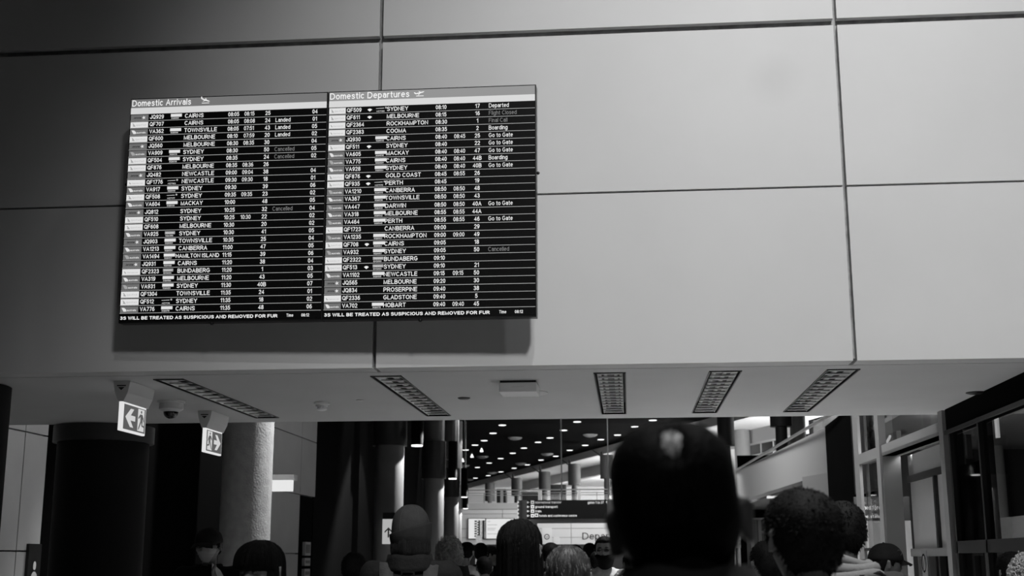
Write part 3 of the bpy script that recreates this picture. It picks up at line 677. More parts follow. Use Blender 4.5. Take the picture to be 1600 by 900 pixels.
def c2(m, W, H):
    rect2d(m, -W/2, W/2, -H/2, H/2, -.005, 0)
    for j, (u, v, wd) in enumerate(((-.45, .35, .1), (-.45, .18, .35), (-.45, 0, .3), (-.45, -.08, .26), (-.45, -.28, .8))): rect2d(m, u*W, (u+wd)*W, v*H, v*H+.03, -.012, 2)
far_screen(732, 758, 810.5, 841.5, 'small far flight display with dark columns of text on the pale wall', c1)
far_screen(759.5, 803, 810.5, 841.5, 'bright white far display right of the small flight display', c2)
def c3(m, W, H):
    rect2d(m, -W/2, W/2, -H/2, H/2, -.005, 1)
    for j in range(8): rect2d(m, -W*.4, W*.2, H/2-H*(j+1)/9-.02, H/2-H*(j+1)/9+.02, -.012, 2)
far_screen(826, 838.5, 816, 845, 'narrow dark display on the far wall below the hanging sign', c3)
a, b, c, d = wrect(743, 753, 837, 853, 70)
k = MB().box(a, b, 70, 70.1, 0, d).build('totem', M_white); tag(k, 'pale totem standing below the small far flight display', 'sign')
# departures lettering and posters
m = MB(); a, b, c, d = wrect(910, 988, 832, 843, YF-.02)
text2d(m, 'Departures', a, c, d-c, w=(b-a)*1.0, y=YF-0.02)
t = m.build('wall_lettering', [M_frame_d]); tag(t, 'large dark Departures lettering on the pale far wall', 'lettering')
for x0, x1, y0, y1, lab in ((847, 862, 825, 850, 'pale poster with a small round emblem on the far wall'), (865, 874, 839, 852, 'small blank pale notice on the far wall')):
    a, b, c, d = wrect(x0, x1, y0, y1, YF-.05); p_ = empty('poster', (a, YF-.05, c), lab, 'poster'); W, H = b-a, d-c
    MB().box(0, W, 0, .04, 0, H).build('sheet', mat('poster_paper', 0.8), p_)
    if x0 == 847:
        m = MB()
        for i in range(12):
            t0 = 2*PI*i/12; m.add([(W/2+.16*math.cos(t0), -.01, H*.45+.16*math.sin(t0)), (W/2+.16*math.cos(t0+.5), -.01, H*.45+.16*math.sin(t0+.5)), (W/2+.11*math.cos(t0+.5), -.01, H*.45+.11*math.sin(t0+.5)), (W/2+.11*math.cos(t0), -.01, H*.45+.11*math.sin(t0))], [(0, 1, 2, 3)])
        poly2d(m, [(W/2-.2, H*.45+.1), (W/2-.05, H*.45), (W/2+.05, H*.45), (W/2+.2, H*.45+.1), (W/2, H*.45-.05)], -.01)
        m.build('emblem', M_collar, p_)
o = MB().box(at(720, 850, 71).x, at(1160, 850, 71).x, 71.0, 71.6, 0, at(900, 850.5, 71).z).build('counter', M_frame_d); tag(o, 'long dark counter along the foot of the pale far wall', 'counter')
a, b, c, d = wrect(1144, 1157, 838, 856, 43); m = MB().box(a, b, 43, 43.05, c, d).box((a+b)/2-.02, (a+b)/2+.02, 43.05, 43.08, 0, d, 1); o = m.build('notice_board', [M_reveal, M_black]); mm = MB(); text2d(mm, '2 - 2', (a+b)/2, c+.1, .14, align='c', y=42.99); o2 = mm.build('numerals', M_black, o); tag(o, 'white notice with numerals beside the ear of the big head', 'sign')

# hanging direction sign
YS = 35.0
a, b, c, d = wrect(819.5, 953, 781, 811, YS)
hs = empty('hanging_sign', ((a+b)/2, YS, c), 'long black hanging direction sign with white lettering over the hall', 'sign'); W, H = b-a, d-c
MB().box(-W/2, W/2, 0, 0.30, 0, H).build('sign_panel', M_bezel, hs)
k = MB().loft([(-0.11, .16, .20, -W/2-.03, .15), (H, .16, .20, -W/2-.03, .15)], 20).build('end_cap', mat('cap_metal', 0.20, 0.35, 0.5), hs); autosmooth(k)
k = MB().loft([(-0.11, .16, .20, W/2+.02, .15), (H, .16, .20, W/2+.02, .15)], 20).build('end_cap', mat('cap_metal', 0.2), hs); autosmooth(k)
MB().box(-W/2-.1, W/2+.1, -0.03, 0.33, -0.11, -0.002).build('bottom_rail', mat('chrome', 0.5, 0.12, 1.0), hs)
pxm = W/133.5
def hx(px): return -W/2+(px-819.5)*pxm
def hz(py): return (811-py)*pxm
m = MB()
rows_ = [('international transfer', 785.5, 828, 877, 1), ('ground transport', 792.3, 836, 871, 0), ('train', 799, 836, 845.5, 0), ('hotels and conference centre', 806, 842, 901, 0)]
for txt, py, x0, x1, mi in rows_:
    z = hz(py+1.8)
    if txt.startswith('int'): x0 = 836
    text2d(m, txt, hx(x0+.4), z, 3.6*pxm, w=hx(x1)-hx(x0), y=-.004, mi=0 if mi == 0 else 2, bold=.015)
    rect2d(m, hx(829.5), hx(834.8), z-.6*pxm, z+4.6*pxm, -.004, 0 if mi == 0 else 2)
    rect2d(m, hx(831), hx(833.4), z+.8*pxm, z+2.6*pxm, -.008, 1)
    xl = hx(823); zc = z+1.8*pxm; s_ = pxm
    poly2d(m, [(xl, zc), (xl+2*s_, zc+2*s_), (xl+2.6*s_, zc+1.4*s_), (xl+1.2*s_, zc), (xl+2.6*s_, zc-1.4*s_), (xl+2*s_, zc-2*s_)], -.004, 0 if mi == 0 else 2)
    rect2d(m, xl+.8*s_, xl+4.2*s_, zc-.4*s_, zc+.4*s_, -.005, 0 if mi == 0 else 2)
rect2d(m, hx(835.6), hx(841), hz(807.8), hz(802.6), -.004, 0); rect2d(m, hx(836.8), hx(839.8), hz(806.5), hz(804.2), -.008, 1)
text2d(m, 'gates 1 to 37', hx(918.5), hz(788), 3.8*pxm, w=hx(943.5)-hx(918.5), y=-.004, bold=.015)
xc = hx(948.5); zc = hz(786); s_ = pxm
poly2d(m, [(xc, zc+2.4*s_), (xc-2*s_, zc+.4*s_), (xc-1.4*s_, zc-.2*s_), (xc, zc+1.2*s_), (xc+1.4*s_, zc-.2*s_), (xc+2*s_, zc+.4*s_)], -.004); rect2d(m, xc-.4*s_, xc+.4*s_, zc-2*s_, zc+1.4*s_, -.005)
m.build('lettering', [E_txt, E_tiled, emit('sign_thin', 0.5)], hs)
m = MB()
for j in range(5): m.ell((-W/2-.18, .02, H*(j+.5)/5), (.015, .03, .03), 8, 6)
m.build('indicator_lights', E_lamp2, hs)
for px in (877.5, 951): 
    x = hx(px); MB().cyl((x, .15, H), (x, .15, ZC-c), 0.018, n=6).build('hanger_rod', M_steel, hs)

# arrow sign on the nearest slim column, dark plate above
a, b, c, d = wrect(597, 617, 811, 850, 27.3)
s_ = empty('arrow_sign', ((a+b)/2, 27.3, c), 'white sign with black upward arrow left of the beanie', 'sign'); W, H = b-a, d-c
MB().box(-W/2, W/2, 0, 0.06, 0, H).build('sign_face', [emit('arrow_sign_face', 0.42)], s_)
MB().box(-W/2, W/2, 0.02, 0.35, H, H+.14).build('sign_bracket', M_bezel, s_)
m = MB(); m.add([(0, 0, 0)]*0, [])
cx, cz = -0.0, H*.45; q = .012
m.box(cx-q*1.3, cx+q*1.3, -.008, 0, cz-.10, cz+.07)
for sg in (-1, 1): poly2d(m, [(cx, cz+.115), (cx+sg*.085, cz+.03), (cx+sg*.085, cz-.005), (cx, cz+.075)], -.006)
m.build('arrow', M_black, s_)

# light box on the left panelled wall
a, b, c, d = wrect(421, 456, 750, 767.5, 18.0)
lb = empty('light_box', (a, 18.0, c), 'glowing blank white light box sign on the pale panelled wall', 'sign'); W, H = b-a, d-c
MB().box(-.2, W, 0, .10, 0, H).build('lit_face', E_sign, lb); MB().box(-.25, W+.03, -.02, .2, H, H+.08).build('housing', M_housing, lb)
lb.location.x = a
# framed notices by the door recess
yN = onx(479, 870, -5.38).y
for j, (p0, p1) in enumerate(((845, 868), (870, 884), (887, 902))):
    z1_ = onx(479, p0, -5.38).z; z0_ = onx(479, p1, -5.38).z
    f_ = empty('framed_notice', (-5.38, yN, z0_), ['uppermost', 'middle', 'lowest'][j]+' small framed notice in the dark doorway by the pale wall', 'notice')
    MB().box(-.03, .02, -.18, .18, 0, z1_-z0_-.02).build('frame', M_frame, f_); MB().box(.02, .026, -.13, .13, .04, z1_-z0_-.06).build('sheet', mat('dim_sheet', 0.12), f_)
# restroom plaque
a = onx(64, 850, -6.18); b = onx(43, 870, -6.18)
pq = empty('restroom_sign', (-6.18, (a.y+b.y)/2, a.z-.62), 'black restroom plaque with white standing figure on the left wall', 'sign'); wy = abs(a.y-b.y)/2
MB().box(-.02, .012, -wy, wy, 0, .62).build('plaque', M_bezel, pq)
m = MB(); zc = onx(54, 884, -6.18).z-pq.location.z
pts = [(0, .0)]
def yz(mb, pts, x=.016): mb.add([(x, p[0], p[1]) for p in pts], [tuple(range(len(pts)))])
yz(m, [(.035*math.cos(t), zc+.035*1.3*math.sin(t)) for t in np.linspace(0, 2*PI, 14)[:-1]])
yz(m, [(-.025, zc-.06), (.025, zc-.06), (.03, zc-.1), (.10, zc-.28), (.075, zc-.29), (-.075, zc-.29), (-.10, zc-.28), (-.03, zc-.1)])
yz(m, [(-.03, zc-.065), (-.055, zc-.085), (-.12, zc-.22), (-.10, zc-.23), (-.02, zc-.1)]); yz(m, [(.03, zc-.065), (.055, zc-.085), (.12, zc-.22), (.10, zc-.23), (.02, zc-.1)])
m.build('figure', mat('figure_white', 0.7), pq)

# ================================================================== FAR CEILING FITTINGS
br = [(371,78),(288,150),(209,216),(127,256),(43,300),(1039,48),(918,124),(797,192),(690,231),(564,283),(463,329),(355,376),(254,417),(149,456),(476,463),(594,433),(716,390),(848,356),(973,303),(1110,258),(1251,207),(1399,166),(1554,92),(359,496),(245,529),(130,552)]
br = [(720+x/5.714, 650+y/5.714) for x, y in br]+[(1020, 656), (770, 661)][:1]
dm = MB().cyl((0, 0, -.04), (0, 0, .0), 0.19, n=18, mi=0); dm.cyl((0, 0, -.02), (0, 0, 0.0), 0.22, n=18, mi=1); dme = dm.mesh('downlight')
dme.materials.append(E_lamp); dme.materials.append(M_bezel)
ORD = ['first', 'second', 'third', 'fourth', 'fifth', 'sixth', 'seventh', 'eighth', 'ninth', 'tenth', 'eleventh', 'twelfth', 'thirteenth', 'fourteenth', 'fifteenth', 'sixteenth', 'seventeenth', 'eighteenth', 'nineteenth', 'twentieth', 'twenty-first', 'twenty-second', 'twenty-third', 'twenty-fourth', 'twenty-fifth', 'twenty-sixth', 'twenty-seventh', 'twenty-eighth']
for kk, (x, y) in enumerate(sorted(br)):
    p = onz(x, y, ZC); o = bpy.data.objects.new('downlight', dme); COL.objects.link(o); o.location = (p.x, p.y, ZC)
    tag(o, 'bright round downlight in the black far ceiling, %s from the left' % ORD[kk], 'light', 'downlights in the black ceiling')
gm = MB().lathe([(.42, 0), (.42, -.04), (.30, -.12), (.10, -.16)], n=20).mesh('ceiling_dome'); gm.materials.append(E_dome)
gm.materials[0] = mat('dome_grey', 0.25, 0.5)
for kk, (x, y) in enumerate(sorted(((484,192),(193,360),(770,335),(537,421),(280,503),(1155,165),(28,440),(75,563)))):
    p = onz(720+x/5.714, 650+y/5.714, ZC); o = bpy.data.objects.new('ceiling_dome', gm); COL.objects.link(o); o.location = (p.x, p.y, ZC)
    tag(o, 'dim grey shallow dome in the black far ceiling, %s from the left' % ORD[kk], 'ceiling fitting', 'grey domes in the black ceiling')
sm_ = MB().cyl((0, 0, -.32), (0, 0, -.1), .11, .03, n=12, mi=0); sm_.cyl((0, 0, -.1), (0, 0, 0), .03, n=8, mi=1); sme = sm_.mesh('spot_head'); sme.materials.append(E_lamp); sme.materials.append(M_bezel)
for kk, (x, y) in enumerate(((17,378),(100,338),(186,285))):
    p = onz(720+x/5.714, 648+y/5.714, ZC); o = bpy.data.objects.new('spot_light', sme); COL.objects.link(o); o.location = (p.x, p.y, ZC)
    tag(o, 'tiny bright conical spot head under the black ceiling, %s from the left' % ORD[kk], 'light', 'conical spot heads')

# ================================================================== SOFFIT FITTINGS
names = ['leftmost, darkest', 'second from left', 'middle, straight-on', 'second from right', 'rightmost']
for i, x in enumerate(LX):
    e_ = empty('louvre_light', (x+LW/2, (LY0+LY1)/2, ZS), '%s louvred light trough recessed in the bulkhead soffit' % names[i], 'light', 'louvred light troughs in the soffit')
    L = (LY1-LY0)/2; W = LW/2; t = .008
    m = MB(); m.box(-W, -W+t, -L, L, -.006, .095); m.box(W-t, W, -L, L, -.006, .095); m.box(-W, W, -L, -L+t, -.006, .095); m.box(-W, W, L-t, L, -.006, .095); m.build('frame', M_bezel, e_)
    MB().box(-W, W, -L, L, .09, .098).build('tray', mat('tray_dark', 0.05, 0.5), e_)
    for sg in (-1, 1):
        m = MB(); m.add([(sg*(W-t-.012), -L+t, .0), (sg*(W-t-.012), L-t, .0), (sg*(W-t-.03), L-t, .035), (sg*(W-t-.03), -L+t, .035)], [(0, 1, 2, 3)]); m.add([(sg*(W-t-.014), -L+t, .0), (sg*(W-t-.014), L-t, .0), (sg*(W-t-.034), L-t, .035), (sg*(W-t-.034), -L+t, .035)], [(3, 2, 1, 0)]); m.build('side_reflector', M_louvre, e_)
    for j in range(14):
        y = -L+(j+.5)*2*L/14
        m = MB(); m.add([(-W+.02, y-.012, .0), (W-.02, y-.012, .0), (W-.02, y-.002, .011), (-W+.02, y-.002, .011), (-W+.02, y+.012, .0), (W-.02, y+.012, .0), (W-.02, y+.004, .011), (-W+.02, y+.004, .011)], [(0, 1, 2, 3), (5, 4, 7, 6), (0, 4, 5, 1), (3, 2, 6, 7)])
        m.build('louvre_blade', M_louvre, e_)
    for sg in (-1, 1):
        m = MB().cyl((sg*.035, -L+.05, .066), (sg*.035, L-.05, .066), .013, n=10); m.build('tube', mat('unlit_tube', 0.5, 0.3), e_, smooth=True)

def exit_sign(px, pyt, near_y, far_px, label, flip):
    P = onz(px, pyt, ZS); e_ = empty('exit_sign', (P.x, P.y, ZS), label, 'sign', 'hanging exit signs')
    # housing: wedge under the soffit, running away from the camera
    hw = .045; L = .44
    prof = [(-hw-.012, 0), (hw+.012, 0), (hw+.012, -.006), (hw, -.075), (.018, -.135), (-.018, -.135), (-hw, -.075), (-hw-.012, -.006)]
    v = [(x, y, z) for y in (0, L) for x, z in prof]; n = len(prof)
    MB().add(v, [tuple(range(n)), tuple(range(2*n-1, n-1, -1))]+[(i, i+n, (i+1) % n+n, (i+1) % n) for i in range(n)]).build('housing', M_housing, e_, bevel=.003)
    m = MB(); m.box(-.03, .03, -.004, -.001, -.035, -.028); m.add([(-.022, -.003, -.042), (.022, -.003, -.042), (0, -.003, -.062)], [(0, 1, 2)]); m.build('vent_slot', M_bezel, e_)
    Hs = .19; z1 = -.133; z0 = z1-Hs
    MB().box(-.012, .012, .005, L-.02, z0, z1).build('sign_plate', [emit('exit_edge', 0.75)], e_, bevel=.004)
    f = e_.children[-1]
    m = MB(); X = .0145; y0, y1 = .03, L-.035
    def yr(a, b, c, d, mi, xo=0): m.add([(X+xo, y0+a*(y1-y0), z0+c*Hs), (X+xo, y0+b*(y1-y0), z0+c*Hs), (X+xo, y0+b*(y1-y0), z0+d*Hs), (X+xo, y0+a*(y1-y0), z0+d*Hs)], [(0, 1, 2, 3)], mi)
    def pp(pts, mi, xo=.001):
        m.add([(X+xo, y0+(1-p[0] if flip else p[0])*(y1-y0), z0+p[1]*Hs) for p in pts], [tuple(range(len(pts)))], mi)
    yr(0, 1, .07, .93, 0)
    pp([(.64, .12), (.94, .12), (.94, .90), (.64, .90)], 1)
    pp([(.08, .52), (.26, .80), (.40, .80), (.26, .60), (.52, .60), (.52, .43), (.26, .43), (.40, .22), (.26, .22)][:0] or [(.07, .5), (.30, .82), (.45, .82), (.26, .5)], 1)
    pp([(.07, .5), (.26, .5), (.45, .18), (.30, .18)], 1); pp([(.2, .59), (.2, .41), (.52, .41), (.52, .59)], 1, .0015)
    # running figure
    pp([(.79+.035*math.cos(t), .80+.05*math.sin(t)) for t in np.linspace(0, 2*PI, 12)[:-1]], 0, .002)
    for a_ in ([(.74, .72), (.84, .72), (.86, .48), (.76, .46)], [(.84, .72), (.90, .60), (.93, .48), (.90, .47), (.84, .60)], [(.74, .72), (.66, .60), (.66, .54), (.69, .55), (.77, .66)], [(.76, .48), (.82, .48), (.72, .22), (.67, .14), (.66, .18)], [(.80, .48), (.87, .48), (.86, .36), (.95, .32), (.95, .27), (.82, .30)]): pp(a_, 0, .002)
    m.build('pictogram', [E_signg, emit('picto_white', 0.62)], e_)
    return e_
exit_sign(190.5, 595, 0, 0, 'nearer hanging running-man exit sign with arrow pointing left', False)
e2 = exit_sign(320, 641.5, 0, 0, 'farther hanging running-man exit sign with arrow pointing right', True)

# dome camera
P = onz(268, 627, ZS); e_ = empty('dome_camera', (P.x, P.y, ZS), 'surface mounted dome camera with black bubble beside the exit signs', 'camera')
k = MB().lathe([(.10, 0), (.10, -.012), (.088, -.016), (.088, -.06), (.062, -.078), (.05, -.08)], n=32).build('base', M_housing, e_); autosmooth(k)
k = MB().ell((0, 0, -.078), (.055, .055, .052), 24, 14).build('bubble', M_lens, e_, smooth=True)
# smoke detector
P = onz(503, 629, ZS); e_ = empty('smoke_detector', (P.x, P.y, ZS), 'round white smoke detector on the soffit left of centre', 'detector')
k = MB().lathe([(.058, 0), (.058, -.014), (.045, -.02), (.045, -.03)], n=24).build('base', M_plastic, e_); autosmooth(k)
m = MB()
for i in range(10):
    t = 2*PI*i/10; m.box(.03*math.cos(t)-.004, .03*math.cos(t)+.004, .03*math.sin(t)-.004, .03*math.sin(t)+.004, -.052, -.03)
m.build('vent_ribs', M_plastic, e_)
k = MB().lathe([(.038, -.046), (.038, -.056), (.02, -.062)], n=20).build('cap', M_plastic, e_); autosmooth(k)
# box unit with slot
P = onz(809, 594, ZS); e_ = empty('ceiling_unit', (P.x, P.y, ZS), 'white square box unit with dark top slot fixed under the soffit', 'ceiling unit')
k = MB().box(-.125, .125, 0, .26, -.078, -.014).build('box', M_plastic, e_, bevel=.008)
MB().box(-.118, .118, .012, .24, -.016, 0).build('slot', M_bezel, e_)
MB().box(-.04, .04, -.002, 0, -.045, -.042).build('label_strip', M_housing, e_)
k = MB().lathe([(.12, 0), (.12, -.008), (.09, -.016)], c=(.04, .62, 0), n=28).build('base_disc', M_housing, e_); autosmooth(k)
for px, py, rr, lab in ((725, 621.5, .045, 'small black round sprinkler hole between light troughs on the soffit'), (1525, 613, .07, 'dark round recess on the soffit far right')):
    P = onz(px, py, ZS); k = MB().lathe([(rr, 0), (rr, -.006), (rr*.7, -.012), (rr*.3, -.012)], n=24).build('sprinkler', M_bezel); k.location = (P.x, P.y, ZS); tag(k, lab, 'sprinkler')
P = onz(563, 625, ZS); k = MB().lathe([(.03, 0), (.03, -.004), (.01, -.01)], n=16).build('sensor', M_housing); k.location = (P.x, P.y, ZS); tag(k, 'tiny flat sensor on the soffit right of the smoke detector', 'sensor')

# ================================================================== FLIGHT BOARDS
BW, BH = 2.583, 1.441; BC = Vector((-1.804, 7.27, 3.681)); yb, tb, rb = -0.01998, 0.03835, -0.00702
u = Vector((math.cos(yb), math.sin(yb), 0)); n_ = Vector((math.sin(yb), -math.cos(yb), 0)); v = Vector((0, 0, 1))
v2 = math.cos(tb)*v+math.sin(tb)*n_; u3 = math.cos(rb)*u+math.sin(rb)*v2; v3 = -math.sin(rb)*u+math.cos(rb)*v2; w3 = -(u3.cross(v3))  # away from viewer
w3 = v3.cross(u3)
w3 = -w3 if w3.y < 0 else w3
ARR = '''J|JQ929|w|CAIRNS|08:05|08:15|25||04
Q|QF707||CAIRNS|08:05|08:08|24|Landed|01
V|VA362|w|TOWNSVILLE|08:05|07:51|43|Landed|05
Q|QF600||MELBOURNE|08:10|07:59|20|Landed|02
J|JQ560||MELBOURNE|08:30|08:35|30||04
V|VA909|w|SYDNEY|08:30||50|Cancelled|05
Q|QF504|w|SYDNEY|08:35||24|Cancelled|02
Q|QF876||MELBOURNE|08:35|08:36|26||
J|JQ482||NEWCASTLE|09:00|09:04|38||04
q|QF1776|n|NEWCASTLE|09:30|09:30|18||01
V|VA917|w|SYDNEY|09:30||39||06
Q|QF508|n|SYDNEY|09:35|09:35|23||02
V|VA604|w|MACKAY|10:00||48||05
J|JQ812||SYDNEY|10:25||32|Cancelled|04
Q|QF510||SYDNEY|10:25|10:30|22||02
Q|QF608||MELBOURNE|10:30||20||02
V|VA925|g|SYDNEY|10:30||41||05
J|JQ903|w|TOWNSVILLE|10:35||25||04
V|VA1213|w|CANBERRA|11:00||47||05
V|VA1494|w|HAMILTON ISLAND|11:15||39||06
J|JQ931|w|CAIRNS|11:20||38||04
q|QF2323|e|BUNDABERG|11:20||1||03
V|VA319|w|MELBOURNE|11:20||43||05
V|VA931|w|SYDNEY|11:30||40B||07
Q|QF1304||TOWNSVILLE|11:35||24||01
Q|QF512|n|SYDNEY|11:35||18||02
V|VA776|w|CAIRNS|11:35||48||06'''
DEP = '''Q|QF509|fn|SYDNEY|08:10||17|Departed|
Q|QF611|f|MELBOURNE|08:15||16|Flight Closed|
q|QF2364||ROCKHAMPTON|08:30||1|Final Call|
q|QF2383||COOMA|08:35||2|Boarding|
J|JQ930|w|CAIRNS|08:40|08:45|25|Go to Gate|
Q|QF511|f|SYDNEY|08:40||22|Go to Gate|
V|VA605|w|MACKAY|08:40|08:40|47|Go to Gate|
V|VA775|w|CAIRNS|08:40|08:40|44B|Boarding|
V|VA928|w|SYDNEY|08:40|08:40|40B|Go to Gate|
Q|QF876|f|GOLD COAST|08:45|08:55|26||
Q|QF935|fn|PERTH|08:45||19||
V|VA1210|w|CANBERRA|08:50|08:50|48||
V|VA367|w|TOWNSVILLE|08:50|08:50|43||
V|VA447|w|DARWIN|08:50|08:50|40A|Go to Gate|
V|VA318|w|MELBOURNE|08:55|08:55|44A||
V|VA464|w|PERTH|08:55|08:55|46|Go to Gate|
q|QF1723||CANBERRA|09:00||29||
V|VA1235|w|ROCKHAMPTON|09:00|09:00|49||
Q|QF708|fw|CAIRNS|09:05||18||
V|VA932|w|SYDNEY|09:05||50|Cancelled|
q|QF2322|e|BUNDABERG|09:10||||
Q|QF513|fe|SYDNEY|09:10||21||
V|VA1102|w|NEWCASTLE|09:15|09:15|50||
J|JQ565||MELBOURNE|09:20||30||
J|JQ834||PROSERPINE|09:40||38||
q|QF2336||GLADSTONE|09:40||5||
V|VA702|w|HOBART|09:40|09:40|45||'''
def plane_icon(m, x, z, s, landing, y, mi):
    def T(p, a):
        c_, s__ = math.cos(a), math.sin(a); return (x+s*(p[0]*c_-p[1]*s__), z+s*(p[0]*s__+p[1]*c_))
    a = R(-20) if landing else R(14)
    poly2d(m, [T(p, a) for p in [(-1.0, .13), (-.95, -.02), (-.7, -.10), (.6, -.12), (.95, -.03), (1.0, .04), (.85, .11), (.4, .13)]], y, mi)
    poly2d(m, [T(p, a) for p in [(-.75, .10), (-.95, .42), (-1.15, .42), (-1.05, .06)]], y-.0004, mi)
    poly2d(m, [T(p, a) for p in [(.30, .0), (-.02, .0), (-.52, -.42), (-.34, -.42)]], y-.0006, mi)
    poly2d(m, [T(p, a) for p in [(.30, .10), (.05, .10), (-.20, .42), (-.06, .42)]], y-.0008, mi)
    rect2d(m, x-.75*s, x+.85*s, z-.72*s, z-.58*s, y, mi)
def board(u0, u1, title, data, dep, label, pw):
    W = (u1-u0)*BW; C = BC+u3*((u0+u1)/2-.5)*BW
    e_ = bpy.data.objects.new('flight_board', None); COL.objects.link(e_)
    e_.matrix_world = Matrix(((u3.x, w3.x, v3.x, C.x), (u3.y, w3.y, v3.y, C.y), (u3.z, w3.z, v3.z, C.z), (0, 0, 0, 1)))
    tag(e_, label, 'flight board')
    X = lambda a: (a-.5)*W
    Z = lambda b: (.5-b)*BH
    bz = .0035
    for (a, b) in ((.5, 1), (0, .5)):
        k = MB().box(-W/2+.0015, W/2-.0015, 0.006, .085, Z(b)+.001, Z(a)-.001).build('display_panel', M_bezel, e_, bevel=.002)
        MB().box(-W/2+.006, W/2-.006, 0.0035, .0065, Z(b)+(.012 if b == 1 else .001), Z(a)-(.006 if a == 0 else .001)).build('screen', M_screen, e_)
    m = MB(); rect2d(m, X(.006), X(.994), Z(.045), Z(.006), .001, 0); rect2d(m, X(.006), X(.994), Z(.0735), Z(.045), .0008, 1)
    text2d(m, title, X(.010 if dep else .012), Z(.0385), .041, w=W*(.385 if dep else .300), y=-.002, mi=2, bold=.01)
    plane_icon(m, X(.445 if dep else .385), Z(.022 if dep else .020), .030, not dep, -.002, 2)
    m.build('header', [E_hdr2 if dep else E_hdr, E_band, E_txt], e_)
    rp = (.955-.0725)/27
    for i, ln in enumerate(data.split('\n')):
        al, fl, cs, dest, t1, t2, gate, st, belt = ln.split('|')
        vb = .0725+rp*(i+1)+(.002 if i > 12 else 0); zb_ = Z(vb-.0078); h = .0265
        r_ = MB(); rect2d(r_, X(.006), X(.994), Z(vb)-.0012, Z(vb)+.0016, .0005, 1)
        tx = lambda t, a, al_='l', hh=h, mi=0, b_=.012, sx=.90: text2d(r_, t, X(a), zb_, hh, align=al_, y=0, mi=mi, bold=b_, sx=sx)
        tx(fl, .106 if not dep else .094)
        if dest == 'HAMILTON ISLAND': text2d(r_, dest, X(.272), zb_, h*.95, w=W*.215, y=0, bold=.012)
        else: tx(dest, .284 if not dep else .288, sx=1.0)
        tx(t1, .503 if not dep else .523, sx=.86); tx(t2, .585 if not dep else .612, b_=.004, sx=.86); tx(gate, .702 if not dep else .722, 'c')
        dim = st in ('Cancelled', 'Flight Closed', 'Final Call')
        tx(st, .742 if not dep else .776, mi=2 if dim else 0, b_=.002); tx(belt, .937, 'c')
        if 'f' in cs:
            x = X(.205); z = zb_+h*.0; n = 7
            poly2d(r_, [(x, z)]+[(x+.019*math.cos(t), z+.019*math.sin(t)*1.0) for t in np.linspace(R(40), R(140), n)], 0, 0)
        ro = r_.build('flight_row', [E_txt, E_line, E_dim], e_)
        t_ = MB(); x0, x1 = X(.008), X(.098 if not dep else .088); z0, z1 = Z(vb)+.0035, Z(vb)+.0035+.0375
        bg = {'J': 1, 'V': 1, 'Q': 0, 'q': 0}[al]; rect2d(t_, x0, x1, z0, z1, .0002, bg)
        wd = x1-x0; hh = z1-z0
        if al == 'J':
            text2d(t_, 'Jetstar', x0+wd*.16, z0+hh*.30, hh*.34, w=wd*.46, y=-.0008, mi=2, bold=.03)
            cx, cz = x0+wd*.74, z0+hh*.48; pts = []
            for k in range(10):
                rr = hh*(.36 if k % 2 == 0 else .14); a_ = PI/2+k*PI/5+.2; pts.append((cx+rr*math.cos(a_), cz+rr*math.sin(a_)))
            t_.add([(cx, -.001, cz)]+[(p[0], -.001, p[1]) for p in pts], [(0, k+1, (k+1) % 10+1) for k in range(10)], 0)
        elif al == 'V':
            t_.add([(x0+wd*a, -.001, z0+hh*b) for a, b in ((.08, .82), (.22, .80), (.34, .5), (.36, .2), (.20, .16), (.14, .45))], [(0, 1, 2, 3, 4, 5)], 3 if i % 2 else 0)
            text2d(t_, 'australia', x0+wd*.38, z0+hh*.24, hh*.30, w=wd*.50, y=-.0008, mi=0, bold=.02)
        elif al == 'Q':
            t_.add([(x0+wd*a, -.001, z0+hh*b) for a, b in ((.10, .78), (.17, .72), (.30, .22), (.20, .20), (.13, .3), (.16, .5))], [(0, 1, 2, 3, 4, 5)], 3)
            text2d(t_, 'QANTAS', x0+wd*.32, z0+hh*.30, hh*.28, w=wd*.58, y=-.0008, mi=3, bold=-.002)
        else:
            t_.add([(x0+wd*a, -.001, z0+hh*b) for a, b in ((.10, .6), (.14, .6), (.24, .26), (.15, .25))], [(0, 1, 2, 3)], 3)
            text2d(t_, 'QantasLink', x0+wd*.26, z0+hh*.30, hh*.20, w=wd*.62, y=-.0008, mi=3, bold=-.004)
        t_.build('airline_tile', [E_tilew, E_tileg, E_tiled, E_tilem], ro)
        c_ = cs.replace('f', '')
        if c_:
            s__ = MB(); a0 = .212 if not dep else .235; wd = W*.056; x = X(a0); z = Z(vb)+.0025
            num = {'w': 'SQ60%02d' % (i*3 % 97), 'n': 'NZ71%02d' % (i*7 % 97), 'e': 'EK50%02d' % (i*3 % 97), 'g': 'SQ43%02d' % (i*5 % 97)}[c_]
            if c_ == 'w': rect2d(s__, x, x+wd, z+.018, z+.037, -.0002, 0)
            elif c_ in 'eg': rect2d(s__, x, x+wd*.9, z+.018, z+.036, -.0002, 3); text2d(s__, 'Emirates' if c_ == 'e' else 'SINGAPORE', x+wd*.1, z+.022, .008, w=wd*.7, y=-.001, mi=0)
            else:
                s__.add([(x, -.0002, z+.026), (x+wd*.7, -.0002, z+.027), (x+wd*.7, -.0002, z+.030), (x, -.0002, z+.028)], [(0, 1, 2, 3)], 0)
                for k in range(5): a_ = k*2*PI/5; s__.add([(x+wd*.86, -.0002, z+.031), (x+wd*.86+.007*math.cos(a_), -.0002, z+.031+.007*math.sin(a_)), (x+wd*.86+.005*math.cos(a_+.8), -.0002, z+.031+.005*math.sin(a_+.8))], [(0, 1, 2)], 0)
            text2d(s__, num, x+.004, z+.004, .0095, w=wd*.68, y=-.001, mi=0, bold=.01)
            s__.build('codeshare_tile', [E_tilew, E_tileg, E_tiled, E_tilem], ro)
